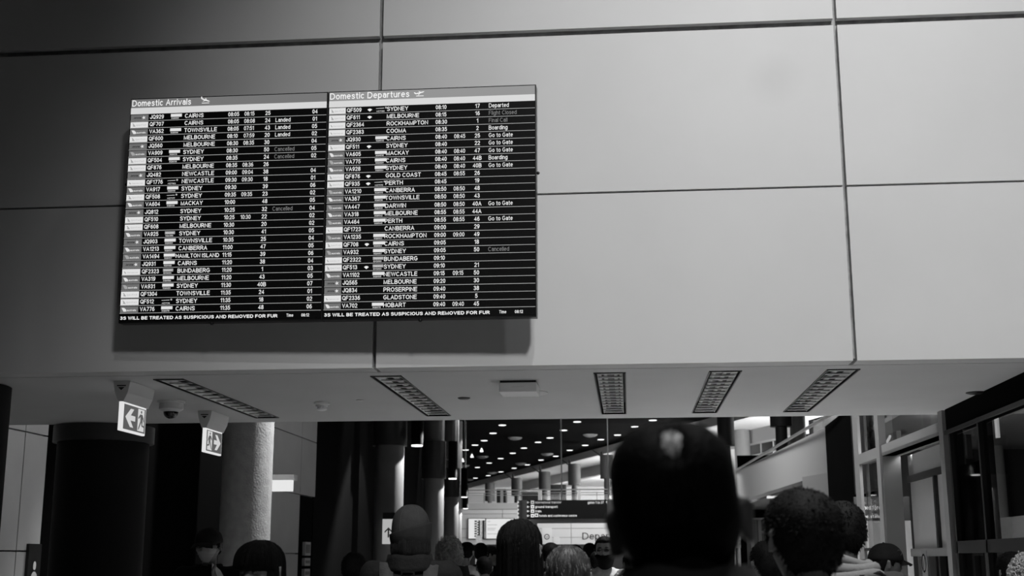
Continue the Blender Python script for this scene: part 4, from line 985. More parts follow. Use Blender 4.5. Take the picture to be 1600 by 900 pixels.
    m = MB(); text2d(m, '3S WILL BE TREATED AS SUSPICIOUS AND REMOVED FOR FUR', X(.010), Z(.985), .0205, w=W*.775, y=0, bold=.03)
    m.build('ticker_line', [E_txt], e_); m = MB()
    text2d(m, 'Time', X(.828), Z(.983), .019, sx=.85, y=0, bold=.01); text2d(m, '08:12', X(.9), Z(.983), .019, sx=.85, y=0, bold=.02)
    m.build('clock', [E_txt], e_)
    # wall brackets and sensor knob
    for a in (.2, .8):
        MB().box(X(a)-.02, X(a)+.02, .085, .205, -.25, .25).build('bracket', M_frame_d, e_)
    k = MB().ell((X(pw), .02, Z(1.004)), (.012, .012, .012), 10, 8).build('knob', M_bezel, e_, smooth=True)
    k = MB().ell((X(1.006) if dep else X(-.006), .03, Z(.385)), (.010, .010, .010), 10, 8).build('knob', M_bezel, e_, smooth=True)
board(0, .4965, 'Domestic Arrivals', ARR, False, 'left black flight display headed Domestic Arrivals on the bulkhead', .46)
board(.4965, 1.0, 'Domestic Departures', DEP, True, 'right black flight display headed Domestic Departures on the bulkhead', .46)

# ================================================================== PEOPLE
def sm(x): x = np.clip(x, 0, 1); return x*x*(3-2*x)
QN = [2.5]      # squareness of the skull
def head_pts(d, female=False, t=None):
    """unit directions (N,3) -> head surface points, face towards +Y, centre at mid head; real size for H=1.75"""
    qn = QN[0]; d = d/((np.abs(d)**qn).sum(1)**(1/qn))[:, None]
    x, y, z = d[:, 0], d[:, 1], d[:, 2]
    a, b, c = (.074, .092, .115) if female else (.078, .098, .118)
    px, py, pz = a*x, b*y, c*z
    lo = sm(-z/.95); px = px*(1-.30*lo*sm((y+.3)/.8)-.12*lo)
    py = np.where(y < 0, py*(1-.42*sm((-z-.05)/.8))*1.02, py*(1+.0*z))
    px = px*(1+.05*sm(z*1.5)*(z < .8))
    F = sm((y-.35)/.45)
    py = py-.006*F*sm((.5-z)*2)
    eye = np.exp(-((np.abs(px)-.031)/.016)**2-((pz-.004)/.014)**2); py = py-.011*eye*F
    nose = np.exp(-(px/.0115)**2)*sm((.022-pz)/.055)*sm((pz+.050)/.012); py = py+.026*nose*F
    px = px+np.sign(px)*0
    nw = np.exp(-((np.abs(px)-.013)/.007)**2-((pz+.036)/.009)**2); py = py+.008*nw*F
    py = py+.006*F*np.exp(-((pz-.024)/.010)**2)*np.exp(-(px/.05)**2)
    py = py+.007*F*np.exp(-((pz+.062)/.006)**2-(px/.022)**2)+.006*F*np.exp(-((pz+.075)/.006)**2-(px/.019)**2)
    py = py-.004*F*np.exp(-((pz+.0685)/.003)**2-(px/.022)**2)
    py = py+.009*F*np.exp(-((pz+.100)/.015)**2-(px/.025)**2)
    ck = np.exp(-((np.abs(px)-.047)/.014)**2-((pz+.020)/.02)**2); py = py+.004*ck*F
    return np.stack([px, py, pz], 1)
def sph(n=40, m=28):
    v = [(0, 0, -1.)]
    for j in range(1, m):
        ph = -PI/2+PI*j/m
        for i in range(n):
            t = 2*PI*i/n; v.append((math.cos(ph)*math.cos(t), math.cos(ph)*math.sin(t), math.sin(ph)))
    v.append((0, 0, 1.)); L = len(v)-1
    f = [(0, 1+(i+1) % n, 1+i) for i in range(n)]
    for j in range(m-2):
        for i in range(n): f.append((1+j*n+i, 1+j*n+(i+1) % n, 1+(j+1)*n+(i+1) % n, 1+(j+1)*n+i))
    f += [(L, 1+(m-2)*n+i, 1+(m-2)*n+(i+1) % n) for i in range(n)]
    return np.array(v), f
def nrm_(p): return p/(np.linalg.norm(p, axis=1, keepdims=True)+1e-9)
def helix(side, sc=1.0, out=.0):
    """outer ear rim, points in head space"""
    pts = []
    for t in np.linspace(R(-60), R(250), 15):
        pts.append((side*(.080+.012*sc+.006*math.sin(t)), -.012-.017*math.cos(t)*-1*(1 if 1 else 0)*-1, .0+.030*math.sin(t)))
    return pts
def shell(thick, hr=(44, 30), female=False, jitter=0.0, extra=None):
    """thick(d, P) -> offset; negative offset hides the shell under the skin"""
    d, f = sph(*hr); P = head_pts(d, female); base = P.copy()
    # smooth cranial direction instead of facial relief
    q = P.copy(); t = thick(d, q)
    if jitter: t = t+np.where(t > 0, rng.uniform(-jitter, jitter, len(t)), 0)
    n = nrm_(P*np.array([1/.078**2, 1/.098**2, 1/.118**2]))
    P = P+n*t[:, None]
    if extra is not None: P = extra(d, P)
    return P, f
def T_hair_short(front=.52, nape=-.62, t=.012, side=-.15):
    def fn(d, P):
        x, y, z = d.T
        lim = np.where(y > 0.15, -0.1+(front+.1)*sm((y-.15)/.45), np.where(y > -.25, side, nape+(side-nape)*sm((y+.75)/.5)))
        m = sm((z-lim)/.10); return m*(t+.006)-.006
    return fn
LONG = {'long': .34, 'bob': .17, 'fringe': .16, 'curly': .19}
def long_hair(d, kind, off=0.0):
    Lh = LONG[kind]; x, y, z = d.T; P = head_pts(d, True)
    n = nrm_(P*np.array([1/.078**2, 1/.098**2, 1/.118**2]))
    th = {'curly': .030, 'long': .017}.get(kind, .020)
    fr = {'fringe': .02}.get(kind, .36)
    rxy = np.sqrt(x*x+y*y)+1e-6; az_y = y/rxy
    front = sm((az_y-.30)/.25)
    m = sm((z-(fr-.1*(1-front)))/.10)
    wave = .0035*np.sin(np.arctan2(y, x)*9)+.002*np.sin(np.arctan2(y, x)*23)
    Q = P+n*(th+off+wave*sm((1-z)*2))[:, None]
    lo = sm((.12-z)/.15)
    t = np.clip((.05-z)/.90, 0, 1)
    k = (1+.07*np.sin(t*2.2))*(1-sm((t-.97)/.03)*.75)*(1-.12*sm((t-.6)/.4))
    C = np.stack([(.074+th+off+wave)*1.0*x/rxy*k, (.094+th+off+wave)*y/rxy*k-.004, .02-t*Lh], 1)
    B = Q*(1-lo)[:, None]+C*lo[:, None]
    hide = P-n*.008
    w_ = np.where(front > 0, np.where(z > .12, 1-front+front*m, 1-front+front*sm((z-fr)/.1)), 1)
    return B*w_[:, None]+hide*(1-w_)[:, None]
def person(px, pyt, Y, label, facing=0, female=False, H=None, hair='short', hmat=None, skin=None, jacket=None, trousers=None,
           arms=None, tilt=(0, 0, 0), vox=.011, puff=.012, name='person', fringe=False, girth=1.0, ears=(0, 0, 0)):
    """pyt: photo row of the crown. facing in degrees: 0 looks away from the camera (+Y), 180 towards it"""
    top = at(px, pyt, Y); HH = H or top.z; s = HH/1.75
    e_ = empty('person', (top.x, top.y, 0), label, 'person', rz=R(facing))
    sk = skin or M_skin; hm = hmat or M_hair; jk = jacket or M_cloth_k; tr = trousers or M_cloth_k
    w_ = .92 if female else 1.0
    m = MB()
    g = girth
    m.loft([(.80, .10, .08, 0, 0), (.86, .155*g, .105*g, 0, 0), (.93, .172*g, .118*g, 0, 0), (1.02, .155*g*w_, .108*g, 0, .0), (1.10, .145*g*w_, .105*g, 0, .0), (1.22, .16*g*w_, .115*g, 0, .0), (1.33, .178*w_*g, .118*g, 0, -.005), (1.40, .170*w_, .095, 0, -.012), (1.445, .115*w_, .072, 0, -.018), (1.475, .070, .06, 0, -.02), (1.49, .05, .05, 0, -.02)])
    A = arms or {}
    hands = []
    for sd in (-1, 1):
        sh = Vector((sd*.185*w_, -.01, 1.40)); m.caps((sd*.07, -.015, 1.415), sh, .052, .056)
        el, wr = A.get(sd, (Vector((sd*.235, -.02, 1.11)), Vector((sd*.235, .06, .88)))); el = Vector(el); wr = Vector(wr)
        m.caps(sh, el, .052, .040); m.caps(el, wr, .041, .029); hands.append((sd, el, wr))
        m.caps((sd*.085, 0, .86), (sd*.10, .01, .48), .085*g, .055); m.caps((sd*.10, .01, .48), (sd*.10, -.01, .09), .054, .038)
        m.caps((sd*.10, -.03, .045), (sd*.115, .13, .035), .040, .034)
    # neck and head (tilted about the neck)
    hc = Vector((0, .012, 1.75-.118)); M = Matrix.Translation((0, -.02, 1.50)) @ Matrix.Rotation(R(tilt[0]), 4, 'Z') @ Matrix.Rotation(R(tilt[1]), 4, 'Y') @ Matrix.Rotation(R(tilt[2]), 4, 'X') @ Matrix.Translation((0, .02, -1.50)) @ Matrix.Translation(hc)
    def TH(P): return [tuple(M @ Vector(p)) for p in P]
    d, f = sph(44, 32); m.add(TH(head_pts(d, female)), f)
    m.caps((0, -.022, 1.46), M @ Vector((0, -.028, -.05)), .056*w_, .054*w_, 16)
    for sd in (-1, 1):
        k = MB(); rim = []
        k.ell((0, 0, 0), (.008, .017, .030), 14, 10)
        q = Matrix.Translation((sd*(.090+ears[0 if sd < 0 else 1]), -.014, -.004+ears[2])) @ Matrix.Rotation(R(sd*-40), 4, 'Z') @ Matrix.Rotation(R(10), 4, 'X')
        m.add(TH([q @ Vector(p) for p in k.v]), k.f)
        rim = [(0.006*sd, -.018*math.cos(t)-.002, .031*math.sin(t)) for t in np.linspace(R(-75), R(165), 12)]
        k = MB(); k.tube([q @ Vector(p) for p in rim], [.0035]+[.0055]*10+[.0035], 8); m.add(TH(k.v), k.f)
        k = MB(); k.ell((0, .004, -.028), (.007, .009, .010), 10, 8); m.add(TH([q @ Vector(p) for p in k.v]), k.f)
    me = m.mesh('body', True); o = link('body', me)
    md = o.modifiers.new('r', 'REMESH'); md.mode = 'VOXEL'; md.voxel_size = vox
    md = o.modifiers.new('s', 'SMOOTH'); md.factor = .5; md.iterations = 3 if vox > .008 else 4
    dg = bpy.context.evaluated_depsgraph_get(); bme = bpy.data.meshes.new_from_object(o.evaluated_get(dg)); bpy.data.objects.remove(o)
    nv = len(bme.vertices); V = np.empty(nv*3); bme.vertices.foreach_get('co', V); V = V.reshape(-1, 3)
    N = np.empty(nv*3); bme.vertices.foreach_get('normal', N); N = N.reshape(-1, 3)
    F = [tuple(p.vertices) for p in bme.polygons]; Fa = np.array([fc if len(fc) == 4 else fc+(fc[-1],) for fc in F]); Cc = V[Fa].mean(1)
    def near_arm(C):
        r_ = np.zeros(len(C), bool)
        for sd, el, wr in hands:
            for a_, b_, rr in ((Vector((sd*.19*w_, 0, 1.38)), el, .085), (el, wr, .062)):
                a_ = np.array(a_); b_ = np.array(b_); t = np.clip(((C-a_)@(b_-a_))/((b_-a_)@(b_-a_)), 0, 1)
                r_ |= np.linalg.norm(C-(a_+t[:, None]*(b_-a_)), axis=1) < rr
        return r_
    arm = near_arm(Cc) & (Cc[:, 2] < 1.5)
    torso = (Cc[:, 2] < 1.478) & (Cc[:, 2] > .84) & (np.abs(Cc[:, 0]) < .24)
    hw = np.zeros(len(Cc), bool)
    for sd, el, wr in hands: hw |= np.linalg.norm(Cc-np.array(wr), axis=1) < .03
    def cloth(nm, mask, off, mt, wr=.004):
        idx = np.nonzero(mask)[0]
        if len(idx) == 0: return
        fs = Fa[idx]; u_, inv = np.unique(fs, return_inverse=True); fs = inv.reshape(fs.shape)
        P = V[u_]; n_ = N[u_]; wv = wr*(np.sin(P[:, 2]*38+P[:, 0]*17)+np.sin(P[:, 0]*45+P[:, 1]*30+P[:, 2]*12))
        P = P+n_*(off+wv)[:, None]
        me_ = bpy.data.meshes.new(nm); me_.from_pydata((P*s).tolist(), [], [tuple(dict.fromkeys(q)) for q in fs.tolist()])
        me_.polygons.foreach_set('use_smooth', [True]*len(me_.polygons)); k = link(nm, me_, mt, e_)
        sd_ = k.modifiers.new('thickness', 'SOLIDIFY'); sd_.thickness = .008; sd_.offset = -1
        return k
    # body with hands appended (same surface object)
    b = MB(); b.v = [tuple(p) for p in V]; b.f = F; b.mi = [0]*len(F)
    for sd, el, wr in hands:
        dr = (wr-el).normalized(); side = dr.cross(Vector((0, 0, 1))); side = side.normalized() if side.length > .1 else Vector((0, 1, 0)); 
        if abs(dr.z) > .8: side = Vector((0, 1, 0)) - dr*dr.y; side.normalize()
        nn = dr.cross(side)*(1 if sd > 0 else -1)
        pal = wr+dr*.045
        b.caps(wr-dr*.01, wr+dr*.03, .024, .026, 8); 
        for q in (-.018, 0, .018): b.caps(wr+dr*.02+side*q*.6, wr+dr*.08+side*q, .015, .012, 8)
        for i, (q, L_) in enumerate(((-.030, .062), (-.010, .074), (.010, .080), (.029, .072))):
            p0 = wr+dr*.078+side*q*.9; p1 = p0+(dr*.93+nn*-.25).normalized()*L_*.45; p2 = p1+(dr*.75+nn*-.6).normalized()*L_*.32; p3 = p2+(dr*.5+nn*-.8).normalized()*L_*.25
            b.tube([p0, p1, p2, p3, p3+(p3-p2)*.25], [.0095, .0088, .0082, .0072, .003], 7)
        t0 = wr+dr*.03+side*.022; t1 = t0+(dr*.6+side*.8).normalized()*.035; t2 = t1+(dr*.9+side*.3).normalized()*.028
        b.tube([t0, t1, t2, t2+(t2-t1)*.25], [.011, .0105, .0085, .003], 7)
    b.v = [(p[0]*s, p[1]*s, p[2]*s) for p in b.v]
    bm_ = b.mesh('body', True); link('body', bm_, sk, e_)
    cloth('jacket', (torso | arm) & ~hw, puff, jk, .003 if puff < .02 else .005)
    cloth('trousers', (Cc[:, 2] < .93) & (Cc[:, 2] > .07) & ~arm, .010, tr)
    for sd in (-1, 1): cloth('shoe', (Cc[:, 2] < .10) & (Cc[:, 0]*sd > 0), .007, M_cloth_k, .0)
    M2 = Matrix.Scale(s, 4) @ M
    def put(nm, P, fs, mt, smooth=True, matrix=M2):
        P = [tuple(matrix @ Vector(p)) for p in P]; mb = MB(); mb.add(P, fs); return mb.build(nm, mt, e_, smooth=smooth)
    if hair:
        if hair == 'short': P, fs = shell(T_hair_short(), female=female, jitter=.002)
        elif hair == 'thick': P, fs = shell(T_hair_short(front=.40, nape=-.70, t=.016, side=-.28), female=female, jitter=.003)
        elif hair == 'crown': # thinning on top
            def fn(d_, P_):
                t = T_hair_short(front=.30, nape=-.60, t=.006, side=-.20)(d_, P_)
                bald = np.exp(-((d_[:, 0]+.0)/.20)**2-((d_[:, 1]+.66)/.20)**2)*(d_[:, 2] > .5)
                return t-.0105*sm(bald*1.1)*(1+.4*np.sin(d_[:, 0]*55)*np.sin(d_[:, 1]*47))
            P, fs = shell(fn, (96, 64))
        elif hair == 'bun': P, fs = shell(T_hair_short(front=.42, nape=-.55, t=.014, side=-.35), female=True, jitter=.001)
        elif hair in LONG:
            d_, fs = sph(52, 44); P = long_hair(d_, hair)
        hp = put('hair', P, fs, hm)
        # strands over the shell
        ns = {'short': 2600, 'thick': 3000, 'crown': 9000, 'bun': 300, 'long': 1100, 'bob': 900, 'fringe': 1100, 'curly': 3600}[hair]
        if Y > 7: ns = ns//3
        if Y > 12: ns = ns//3
        mb = MB(); fat = 1.0 if Y < 7 else 1.8
        for i in range(ns):
            th = rng.uniform(0, 2*PI); 
            if hair == 'crown':
                z = rng.uniform(-.5, 1); y = math.sin(th)*math.sqrt(1-z*z); x = math.cos(th)*math.sqrt(1-z*z)
                dd = np.array([[x, y, z]]); t_ = T_hair_short(front=.30, nape=-.60, t=.012, side=-.20)(dd, dd)[0]
                if t_ < 0: continue
                bald = math.exp(-((x+.02)/.22)**2-((y+.58)/.24)**2)*(z > .5)
                if rng.uniform() < bald*.85: continue
                p = head_pts(dd)[0]; n_ = nrm_(dd/np.array([.078, .098, .118]))[0]; tg = np.cross(n_, [0, 0, 1.])+rng.normal(0, .5, 3)
                q = p+n_*rng.uniform(.006, .014)+np.array([rng.normal(0, .003), -.004*sm(1-z)+rng.normal(0, .003), -.003])
                mb.add([p-[.0006, 0, 0], p+[.0006, 0, 0], p+[0, .0008, 0], q], [(0, 1, 3), (1, 2, 3), (2, 0, 3)])
            elif hair == 'curly':
                z = rng.uniform(-.6, 1); dd = np.array([[math.cos(th)*math.sqrt(1-z*z), math.sin(th)*math.sqrt(1-z*z), z]])
                if dd[0, 1] > .3 and z < .4: continue
                p = head_pts(dd, True)[0]*rng.uniform(1.24, 1.40); rr = rng.uniform(.010, .022); ax = rng.normal(0, 1, 3); ax /= np.linalg.norm(ax); bx = np.cross(ax, rng.normal(0, 1, 3)); bx /= np.linalg.norm(bx)
                mb.tube([tuple(p+ax*rr*math.cos(t)+bx*rr*math.sin(t)+np.array([0, 0, -.004*t])) for t in np.linspace(0, 5.5, 7)], .0022, 3)
            elif hair in LONG:
                z0 = rng.uniform(.1, .99); 
                if math.sin(th) > .25 and not (hair == 'fringe'): continue
                zs = np.linspace(z0, -.9 if math.sin(th) < .25 else .08, 9); dd = np.stack([np.cos(th)*np.sqrt(1-zs*zs), np.sin(th)*np.sqrt(1-zs*zs), zs], 1)
                pts = long_hair(dd, hair, off=rng.uniform(-.001, .0025)); mb.tube([tuple(p) for p in pts], [.0013*fat]*8+[.0004], 3)
            else:
                off = {'short': .011, 'thick': .015, 'bun': .015}[hair]; el = math.asin(rng.uniform(-.62, 1))
                dd = np.array([[math.cos(th)*math.cos(el), math.sin(th)*math.cos(el), math.sin(el)]])
                if T_hair_short(front=.40 if hair == 'thick' else .52, nape=-.68 if hair == 'thick' else -.60, t=.012, side=-.25 if hair == 'thick' else -.12)(dd, dd)[0] < .004: continue
                p = head_pts(dd, female)[0]; n_ = nrm_(dd/np.array([.078, .098, .118]))[0]; dn = np.array([0, 0, -1.])-n_*(-n_[2]); dn = dn/(np.linalg.norm(dn)+.15)+rng.normal(0, .22, 3)
                L_ = .013 if hair != 'bun' else .035; lift = rng.uniform(.0, .0035)
                mb.tube([tuple(p+n_*off*.5), tuple(p+n_*(off+lift*.6)+dn*L_*.5), tuple(p+n_*(off+lift)+dn*L_)], [.0016*fat, .0014*fat, .0004], 3)
        if mb.v:
            k = put('hair_strands', mb.v, mb.f, hm); k['kind'] = 'stuff'
        if hair == 'bun': k = MB(); k.ell((0, -.115, .02), (.042, .035, .045), 16, 12); put('hair_bun', k.v, k.f, hm)
    # eyes
    if abs(facing) > 60:
        for sd in (-1, 1):
            k = MB(); k.ell((sd*.031, .079, .004), (.012, .010, .011), 12, 8); put('eye', k.v, k.f, M_eye)
            k = MB(); k.tube([(sd*.014, .093, .026), (sd*.03, .095, .031), (sd*.047, .084, .027)], [.002, .0035, .002], 6); put('eyebrow', k.v, k.f, M_hair)
    e_['_s'] = s
    return e_, s, M2, put
def collar_ring(pp_, z0, z1, r0, r1, mt, nm='collar', cy=-.02, n=28, gap=40, tk=.02):
    e_, s, M2, put = pp_; rows = []
    for j in range(5):
        t = j/4; r = r0+(r1-r0)*t
        for i in range(n):
            a_ = R(90+gap)+R(360-2*gap)*i/(n-1); rows.append((r*1.05*math.cos(a_), r*math.sin(a_)+cy, z0+(z1-z0)*t+.004*math.sin(5*a_)))
    fs = [(j*n+i, j*n+i+1, (j+1)*n+i+1, (j+1)*n+i) for j in range(4) for i in range(n-1)]
    k = put(nm, rows, fs, mt, matrix=Matrix.Scale(s, 4)); sd_ = k.modifiers.new('thickness', 'SOLIDIFY'); sd_.thickness = tk; sd_.offset = 0
    return k

# --- the big near head
QN[0] = 3.1
P_ = person(1068, 668, 1.74, 'person nearest the camera seen from behind, large dark head with thinning crown and dark jacket', 3, hair='crown', skin=M_skin_d, vox=.0065, tilt=(0, -6, 4), puff=.016, ears=(-.004, .003, -.016))
collar_ring(P_, 1.43, 1.558, .140, .078, M_cloth_k, gap=14, tk=.012)
QN[0] = 2.5
# --- second near man at the right, ear and glasses showing
P_ = person(1252, 775, 3.3, 'dark-haired person behind the big head to the right, back turned, one ear with glasses showing', -8, hair='thick', skin=mat('skin_dim', .12, .5), vox=.008, tilt=(28, 3, 6), puff=.016)
collar_ring(P_, 1.42, 1.50, .10, .075, M_cloth_k)
e_, s_, M2_, put_ = P_
k = MB()
for sd in (-1, 1):
    k.tube([(sd*.088, -.02, .0), (sd*.088, .0, .012), (sd*.080, .085, .012)], .0025, 6)
    k.tube([(sd*.031+.026*math.cos(t), .106, .002+.020*math.sin(t)) for t in np.linspace(0, 2*PI, 17)], .002, 6)
k.tube([(-.006, .108, .008), (.006, .108, .008)], .002, 6); put_('glasses', k.v, k.f, M_frame_d)
# --- third head behind him with pale hood
P_ = person(1315, 789, 5.5, 'dark-haired person with pale grey hood, between the second near head and the capped person', -12, hair='thick', skin=M_skin_d, vox=.010, jacket=M_cloth_d, puff=.02)
e_, s_, M2_, put_ = P_
k = MB()
for j, (r_, z_, t_) in enumerate(((.085, 1.505, .022), (.105, 1.48, .026), (.118, 1.445, .028))):
    k.tube([(r_*1.12*math.cos(a), r_*math.sin(a)-.03, z_+.015*math.sin(2*a+j)-.02*math.sin(a)) for a in np.linspace(R(120), R(420), 20)], [t_*.5]+[t_]*18+[t_*.5], 10)
k.v = [(x, y, z) for x, y, z in k.v]; put_('hood', k.v, k.f, mat('hood_cloth', .09, .85, bump=.3, bscale=60), matrix=Matrix.Scale(s_, 4))
k = MB(); k.tube([(.06, -.16, 1.46), (.14, -.10, 1.475), (.19, .0, 1.43)], .008, 6); put_('cord', k.v, k.f, M_cloth_k, matrix=Matrix.Scale(s_, 4))
# --- capped person in profile at right
P_ = person(1380, 853, 8.2, 'person in a black baseball cap facing right, pale shirt, below the shop window', -78, hair='short', vox=.011, jacket=M_cloth_l, skin=M_skin_d)
def cap(P_, mt, brim=True, emblem=False):
    e_, s_, M2_, put_ = P_
    def fn(d, p): x, y, z = d.T; lim = .10-.05*y; return sm((z-lim)/.06)*.034-.014
    P, fs = shell(fn, (40, 28)); put_('cap', P, fs, mt)
    if brim:
        n = 12; rows = []
        for j in range(4):
            for i in range(n):
                a_ = R(28)+R(124)*i/(n-1); r_ = 1+.24*j; rows.append((.082*math.cos(a_)*(1+.06*j), .088+(.085*math.sin(a_))*(r_-1)*1.1+(.018*math.sin(a_)), .030-.012*j*.9-.016*abs(math.cos(a_))))
        fsq = [(j*n+i, j*n+i+1, (j+1)*n+i+1, (j+1)*n+i) for j in range(3) for i in range(n-1)]
        k = put_('brim', rows, fsq, mt); sd_ = k.modifiers.new('thickness', 'SOLIDIFY'); sd_.thickness = .005
    k = MB(); k.ell((0, -.01, .138), (.008, .008, .005), 8, 6); put_('button', k.v, k.f, mt)
    if emblem:
        k = MB(); k.tube([(.078+.0*t, .062+.018*math.cos(t), .072+.018*math.sin(t)) for t in np.linspace(0, 2*PI, 13)], .0025, 5); put_('emblem', k.v, k.f, M_cloth_m)
cap(P_, M_cloth_k, emblem=True)
# --- far right edge
person(1612, 877, 5.6, 'grey-haired person partly cut by the right edge of the view', -15, hair='curly', hmat=M_hair_g, vox=.011)
person(1583, 866, 7.4, 'dark-haired person behind the grey-haired one at the right edge', 10, hair='thick', vox=.012)
person(1200, 848, 6.6, 'person in a pale patterned shirt between the two nearest heads', 12, hair='short', vox=.011, jacket=mat('floral_shirt', .4, .8, noise=.6, nscale=26))
# --- beanie wearer with backpack
P_ = person(642, 797, 6.9, 'person in a grey knit beanie seen from behind with pale backpack straps', 6, hair='bob', hmat=M_hair_b, vox=.009, jacket=M_cloth_d, puff=.03)
e_, s_, M2_, put_ = P_
def fnb(d, p): x, y, z = d.T; return sm((z+.58)/.10)*.032-.010
def fnc(d, p): x, y, z = d.T; return sm((z+.60)/.08)*sm((.22+.22*x-z)/.05)*.046-.012
P, fs = shell(fnb, (56, 40)); P[:, 2] += np.where(P[:, 2] > .05, .006*sm((P[:, 2]-.05)/.08), 0); put_('beanie', P, fs, M_beanie)
P, fs = shell(fnc, (64, 60)); put_('beanie_cuff', P, fs, mat('beanie_cuff_knit', .03, .9, noise=.1, nscale=30, bump=.4, bscale=260, dist=.003, spec=.1))
k = MB()
for a_ in np.linspace(0, PI, 4)[:-1]:
    pts = []
    for t in np.linspace(R(-10), R(190), 24):
        dd = np.array([[math.cos(a_)*math.cos(t), math.sin(a_)*math.cos(t), math.sin(t)]]); p = head_pts(dd)[0]; p = p+nrm_(p[None])[0]*.0225; p[2] += .006*sm(np.array([(p[2]-.05)/.08]))[0]; pts.append(tuple(p))
    k.tube(pts, .0016, 5)
put_('beanie_seams', k.v, k.f, mat('beanie_seam', .05, .9)).__setitem__('kind', 'stuff')
collar_ring(P_, 1.43, 1.515, .115, .098, M_cloth_d, gap=20, tk=.03)
sc_ = Matrix.Scale(s_, 4)
for sd in (-1, 1):
    rows = []; path = [(sd*.125, .13, 1.22), (sd*.125, .11, 1.38), (sd*.12, .03, 1.475), (sd*.118, -.07, 1.478), (sd*.112, -.145, 1.41), (sd*.10, -.17, 1.28)]
    for (x, y, z) in path: rows += [(x-.036, y, z+.006), (x+.036, y, z-(.012 if sd > 0 else .0)-(0 if sd > 0 else .0))]
    k = put_('strap', rows, [(2*i, 2*i+1, 2*i+3, 2*i+2) for i in range(5)], M_cloth_m, matrix=sc_); sd_ = k.modifiers.new('t', 'SOLIDIFY'); sd_.thickness = .014; sd_.offset = 1
k = MB(); k.loft([(.88, .12, .07, 0, -.22), (.92, .15, .10, 0, -.23), (1.15, .16, .11, 0, -.235), (1.33, .14, .09, 0, -.22), (1.385, .08, .05, 0, -.20)], 24); put_('backpack', k.v, k.f, M_cloth_k, matrix=sc_)
k = MB(); k.tube([(-.03, -.17, 1.37), (-.03, -.16, 1.43), (.03, -.16, 1.43), (.03, -.17, 1.37)], .008, 6); put_('loop', k.v, k.f, M_cloth_k, matrix=sc_)
# --- long dark hair in the middle, one pale ear thing
P_ = person(811, 816, 5.3, 'woman with long straight dark hair seen from behind in the middle of the crowd', -6, female=True, hair='long', vox=.010, puff=.018)
# --- brown hair
person(887, 857, 4.9, 'shorter person with tousled brown hair seen from behind, right of the long dark hair', 4, female=True, hair='long', hmat=M_hair_b, vox=.010)
# --- face with dark glasses and beard, arm raised
P_ = person(945, 840, 11.6, 'bearded man in dark glasses facing the camera beside the Departures lettering', 172, hair='short', vox=.010, jacket=M_cloth_l, skin=mat('skin_mid', .20, .5, noise=.1, nscale=30))
e_, s_, M2_, put_ = P_
k = MB()
for sd in (-1, 1):
    k.ell((sd*.032, .104, .004), (.025, .006, .017), 14, 8); k.tube([(sd*.055, .10, .010), (sd*.082, .0, .008)], .003, 5)
k.tube([(-.01, .108, .010), (.01, .108, .010)], .003, 5); put_('dark_glasses', k.v, k.f, M_lens)
def fnbd(d, p): x, y, z = d.T; return sm((-.34-z+.15*np.abs(x))/.10)*sm((y+.25)/.2)*.034-.009
P, fs = shell(fnbd, (48, 40)); P[:, 2] -= .03*sm((-.06-P[:, 2])/.05)*(P[:, 1] > 0); put_('beard', P, fs, M_hair)
k = MB(); k.tube([(-.12, .09, 1.44), (-.05, .13, 1.33), (.0, .14, 1.25)], .03, 8); 
# --- person beside, raising a pale sleeve
P_ = person(990, 862, 10.4, 'person raising a pale sleeved forearm beside the bearded man', 20, hair='short', vox=.012, jacket=M_cloth_l, arms={-1: ((-.30, .10, 1.30), (-.10, .20, 1.52))})
# --- masked man at left
P_ = person(328, 829, 9.5, 'man in a dark cap and pale face mask facing the camera, against the dark columns', 176, hair='short', vox=.009, jacket=M_cloth_k, puff=.03, skin=mat('skin_mask', .16, .5), arms={-1: ((-.24, .08, 1.15), (-.16, .18, 1.36))})
cap(P_, M_cloth_d)
e_, s_, M2_, put_ = P_
def fnm(d, p): x, y, z = d.T; return sm((-.02-z+.10*np.abs(x)*-1)/.05)*sm((z+.95)/.08)*sm((y-.18)/.12)*.013-.006+.0018*np.sin(z*42)*(y > .3)
P, fs = shell(fnm, (64, 64)); 
def fl(P):  # bridge the nose and lips
    F_ = (P[:, 1] > .06) & (P[:, 2] < .0); return P
put_('face_mask', P, fs, M_mask)
k = MB()
for sd in (-1, 1): k.tube([(sd*.062, .065, -.015), (sd*.088, .0, .004), (sd*.09, -.02, -.01), (sd*.085, .0, -.04), (sd*.056, .062, -.06)], .0015, 5)
put_('mask_loops', k.v, k.f, M_mask)
k = MB()
for sd in (-1, 1): k.tube([(sd*.031+.024*math.cos(t), .100, .006+.018*math.sin(t)) for t in np.linspace(0, 2*PI, 15)], .002, 5)
k.tube([(-.055, .095, .010), (-.088, .0, .006)], .002, 5); k.tube([(.055, .095, .010), (.088, .0, .006)], .002, 5); put_('glasses', k.v, k.f, M_frame_d)
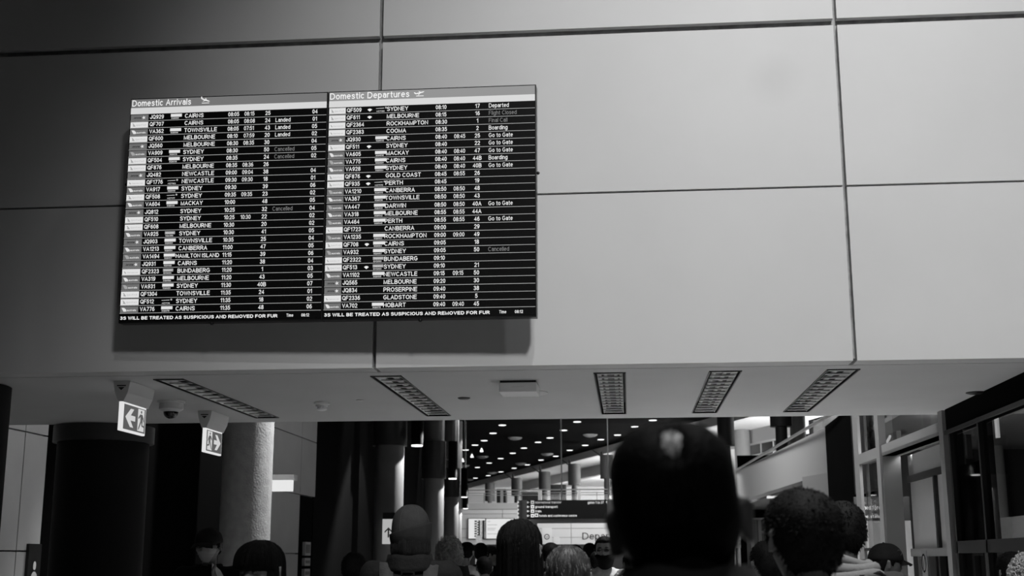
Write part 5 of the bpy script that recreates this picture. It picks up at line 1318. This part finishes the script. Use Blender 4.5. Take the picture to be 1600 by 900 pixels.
collar_ring(P_, 1.42, 1.50, .105, .085, M_cloth_k, gap=15)
# pale lapel (left side of the view's right)
k = MB(); k.add([(-.070, .10, 1.505), (-.085, .13, 1.40), (-.15, .12, 1.375), (-.19, .10, 1.365), (-.13, .08, 1.45)], [(0, 1, 2, 3, 4)])
o = put_('lapel', k.v, k.f, mat('pale_lapel', .85, .8), smooth=False, matrix=Matrix.Scale(s_, 4)); sd_ = o.modifiers.new('t', 'SOLIDIFY'); sd_.thickness = .015
# --- fringe
P_ = person(410, 850, 4.9, 'person with glossy dark fringe facing the camera, in front of the concrete column', 160, female=True, hair='fringe', vox=.009, skin=mat('skin_dim2', .11, .5))
# --- dark silhouette
person(553, 866, 9.0, 'dim dark-haired person against the black wall, left of the beanie wearer', 5, hair='thick', vox=.012)
# --- curly blonde and the hooded back
P_ = person(702, 846, 10.0, 'person with curly blonde hair and dark hood, right of the beanie wearer', 0, female=True, hair='curly', hmat=M_hair_l, vox=.011, puff=.03)
collar_ring(P_, 1.42, 1.55, .16, .13, M_cloth_k, gap=10, tk=.04)
# --- group further away
person(729, 848, 15.0, 'woman with dark pinned hair and pale top, right of the curly blonde', -15, female=True, hair='bun', vox=.012, jacket=M_cloth_l)
P_ = person(751, 850, 17.0, 'dark-haired person with a hair band beyond the pinned-hair woman', 8, hair='thick', vox=.013)
P_ = person(766, 855, 19.0, 'person in a dark cap beyond the others, left of the long dark hair', -80, hair='short', vox=.013); cap(P_, M_cloth_k)
person(757, 871, 13.0, 'small dark-haired person low among the crowd at centre left', 20, hair='short', vox=.012)
person(860, 850, 14.0, 'dark-haired person beyond the brown-haired one, below the pale poster', -10, hair='thick', vox=.012)
person(899, 852, 16.0, 'distant dark-haired person just left of the bearded man', 12, hair='short', vox=.013)
person(921, 850, 18.0, 'distant dark-haired person close behind the bearded man', -6, hair='thick', vox=.013)
person(934, 862, 13.6, 'dark-clothed person half hidden behind the bearded man', 0, hair='short', vox=.013)
person(790, 872, 12.0, 'dark-haired person hidden to the left behind the long dark hair', 0, hair='thick', vox=.013)
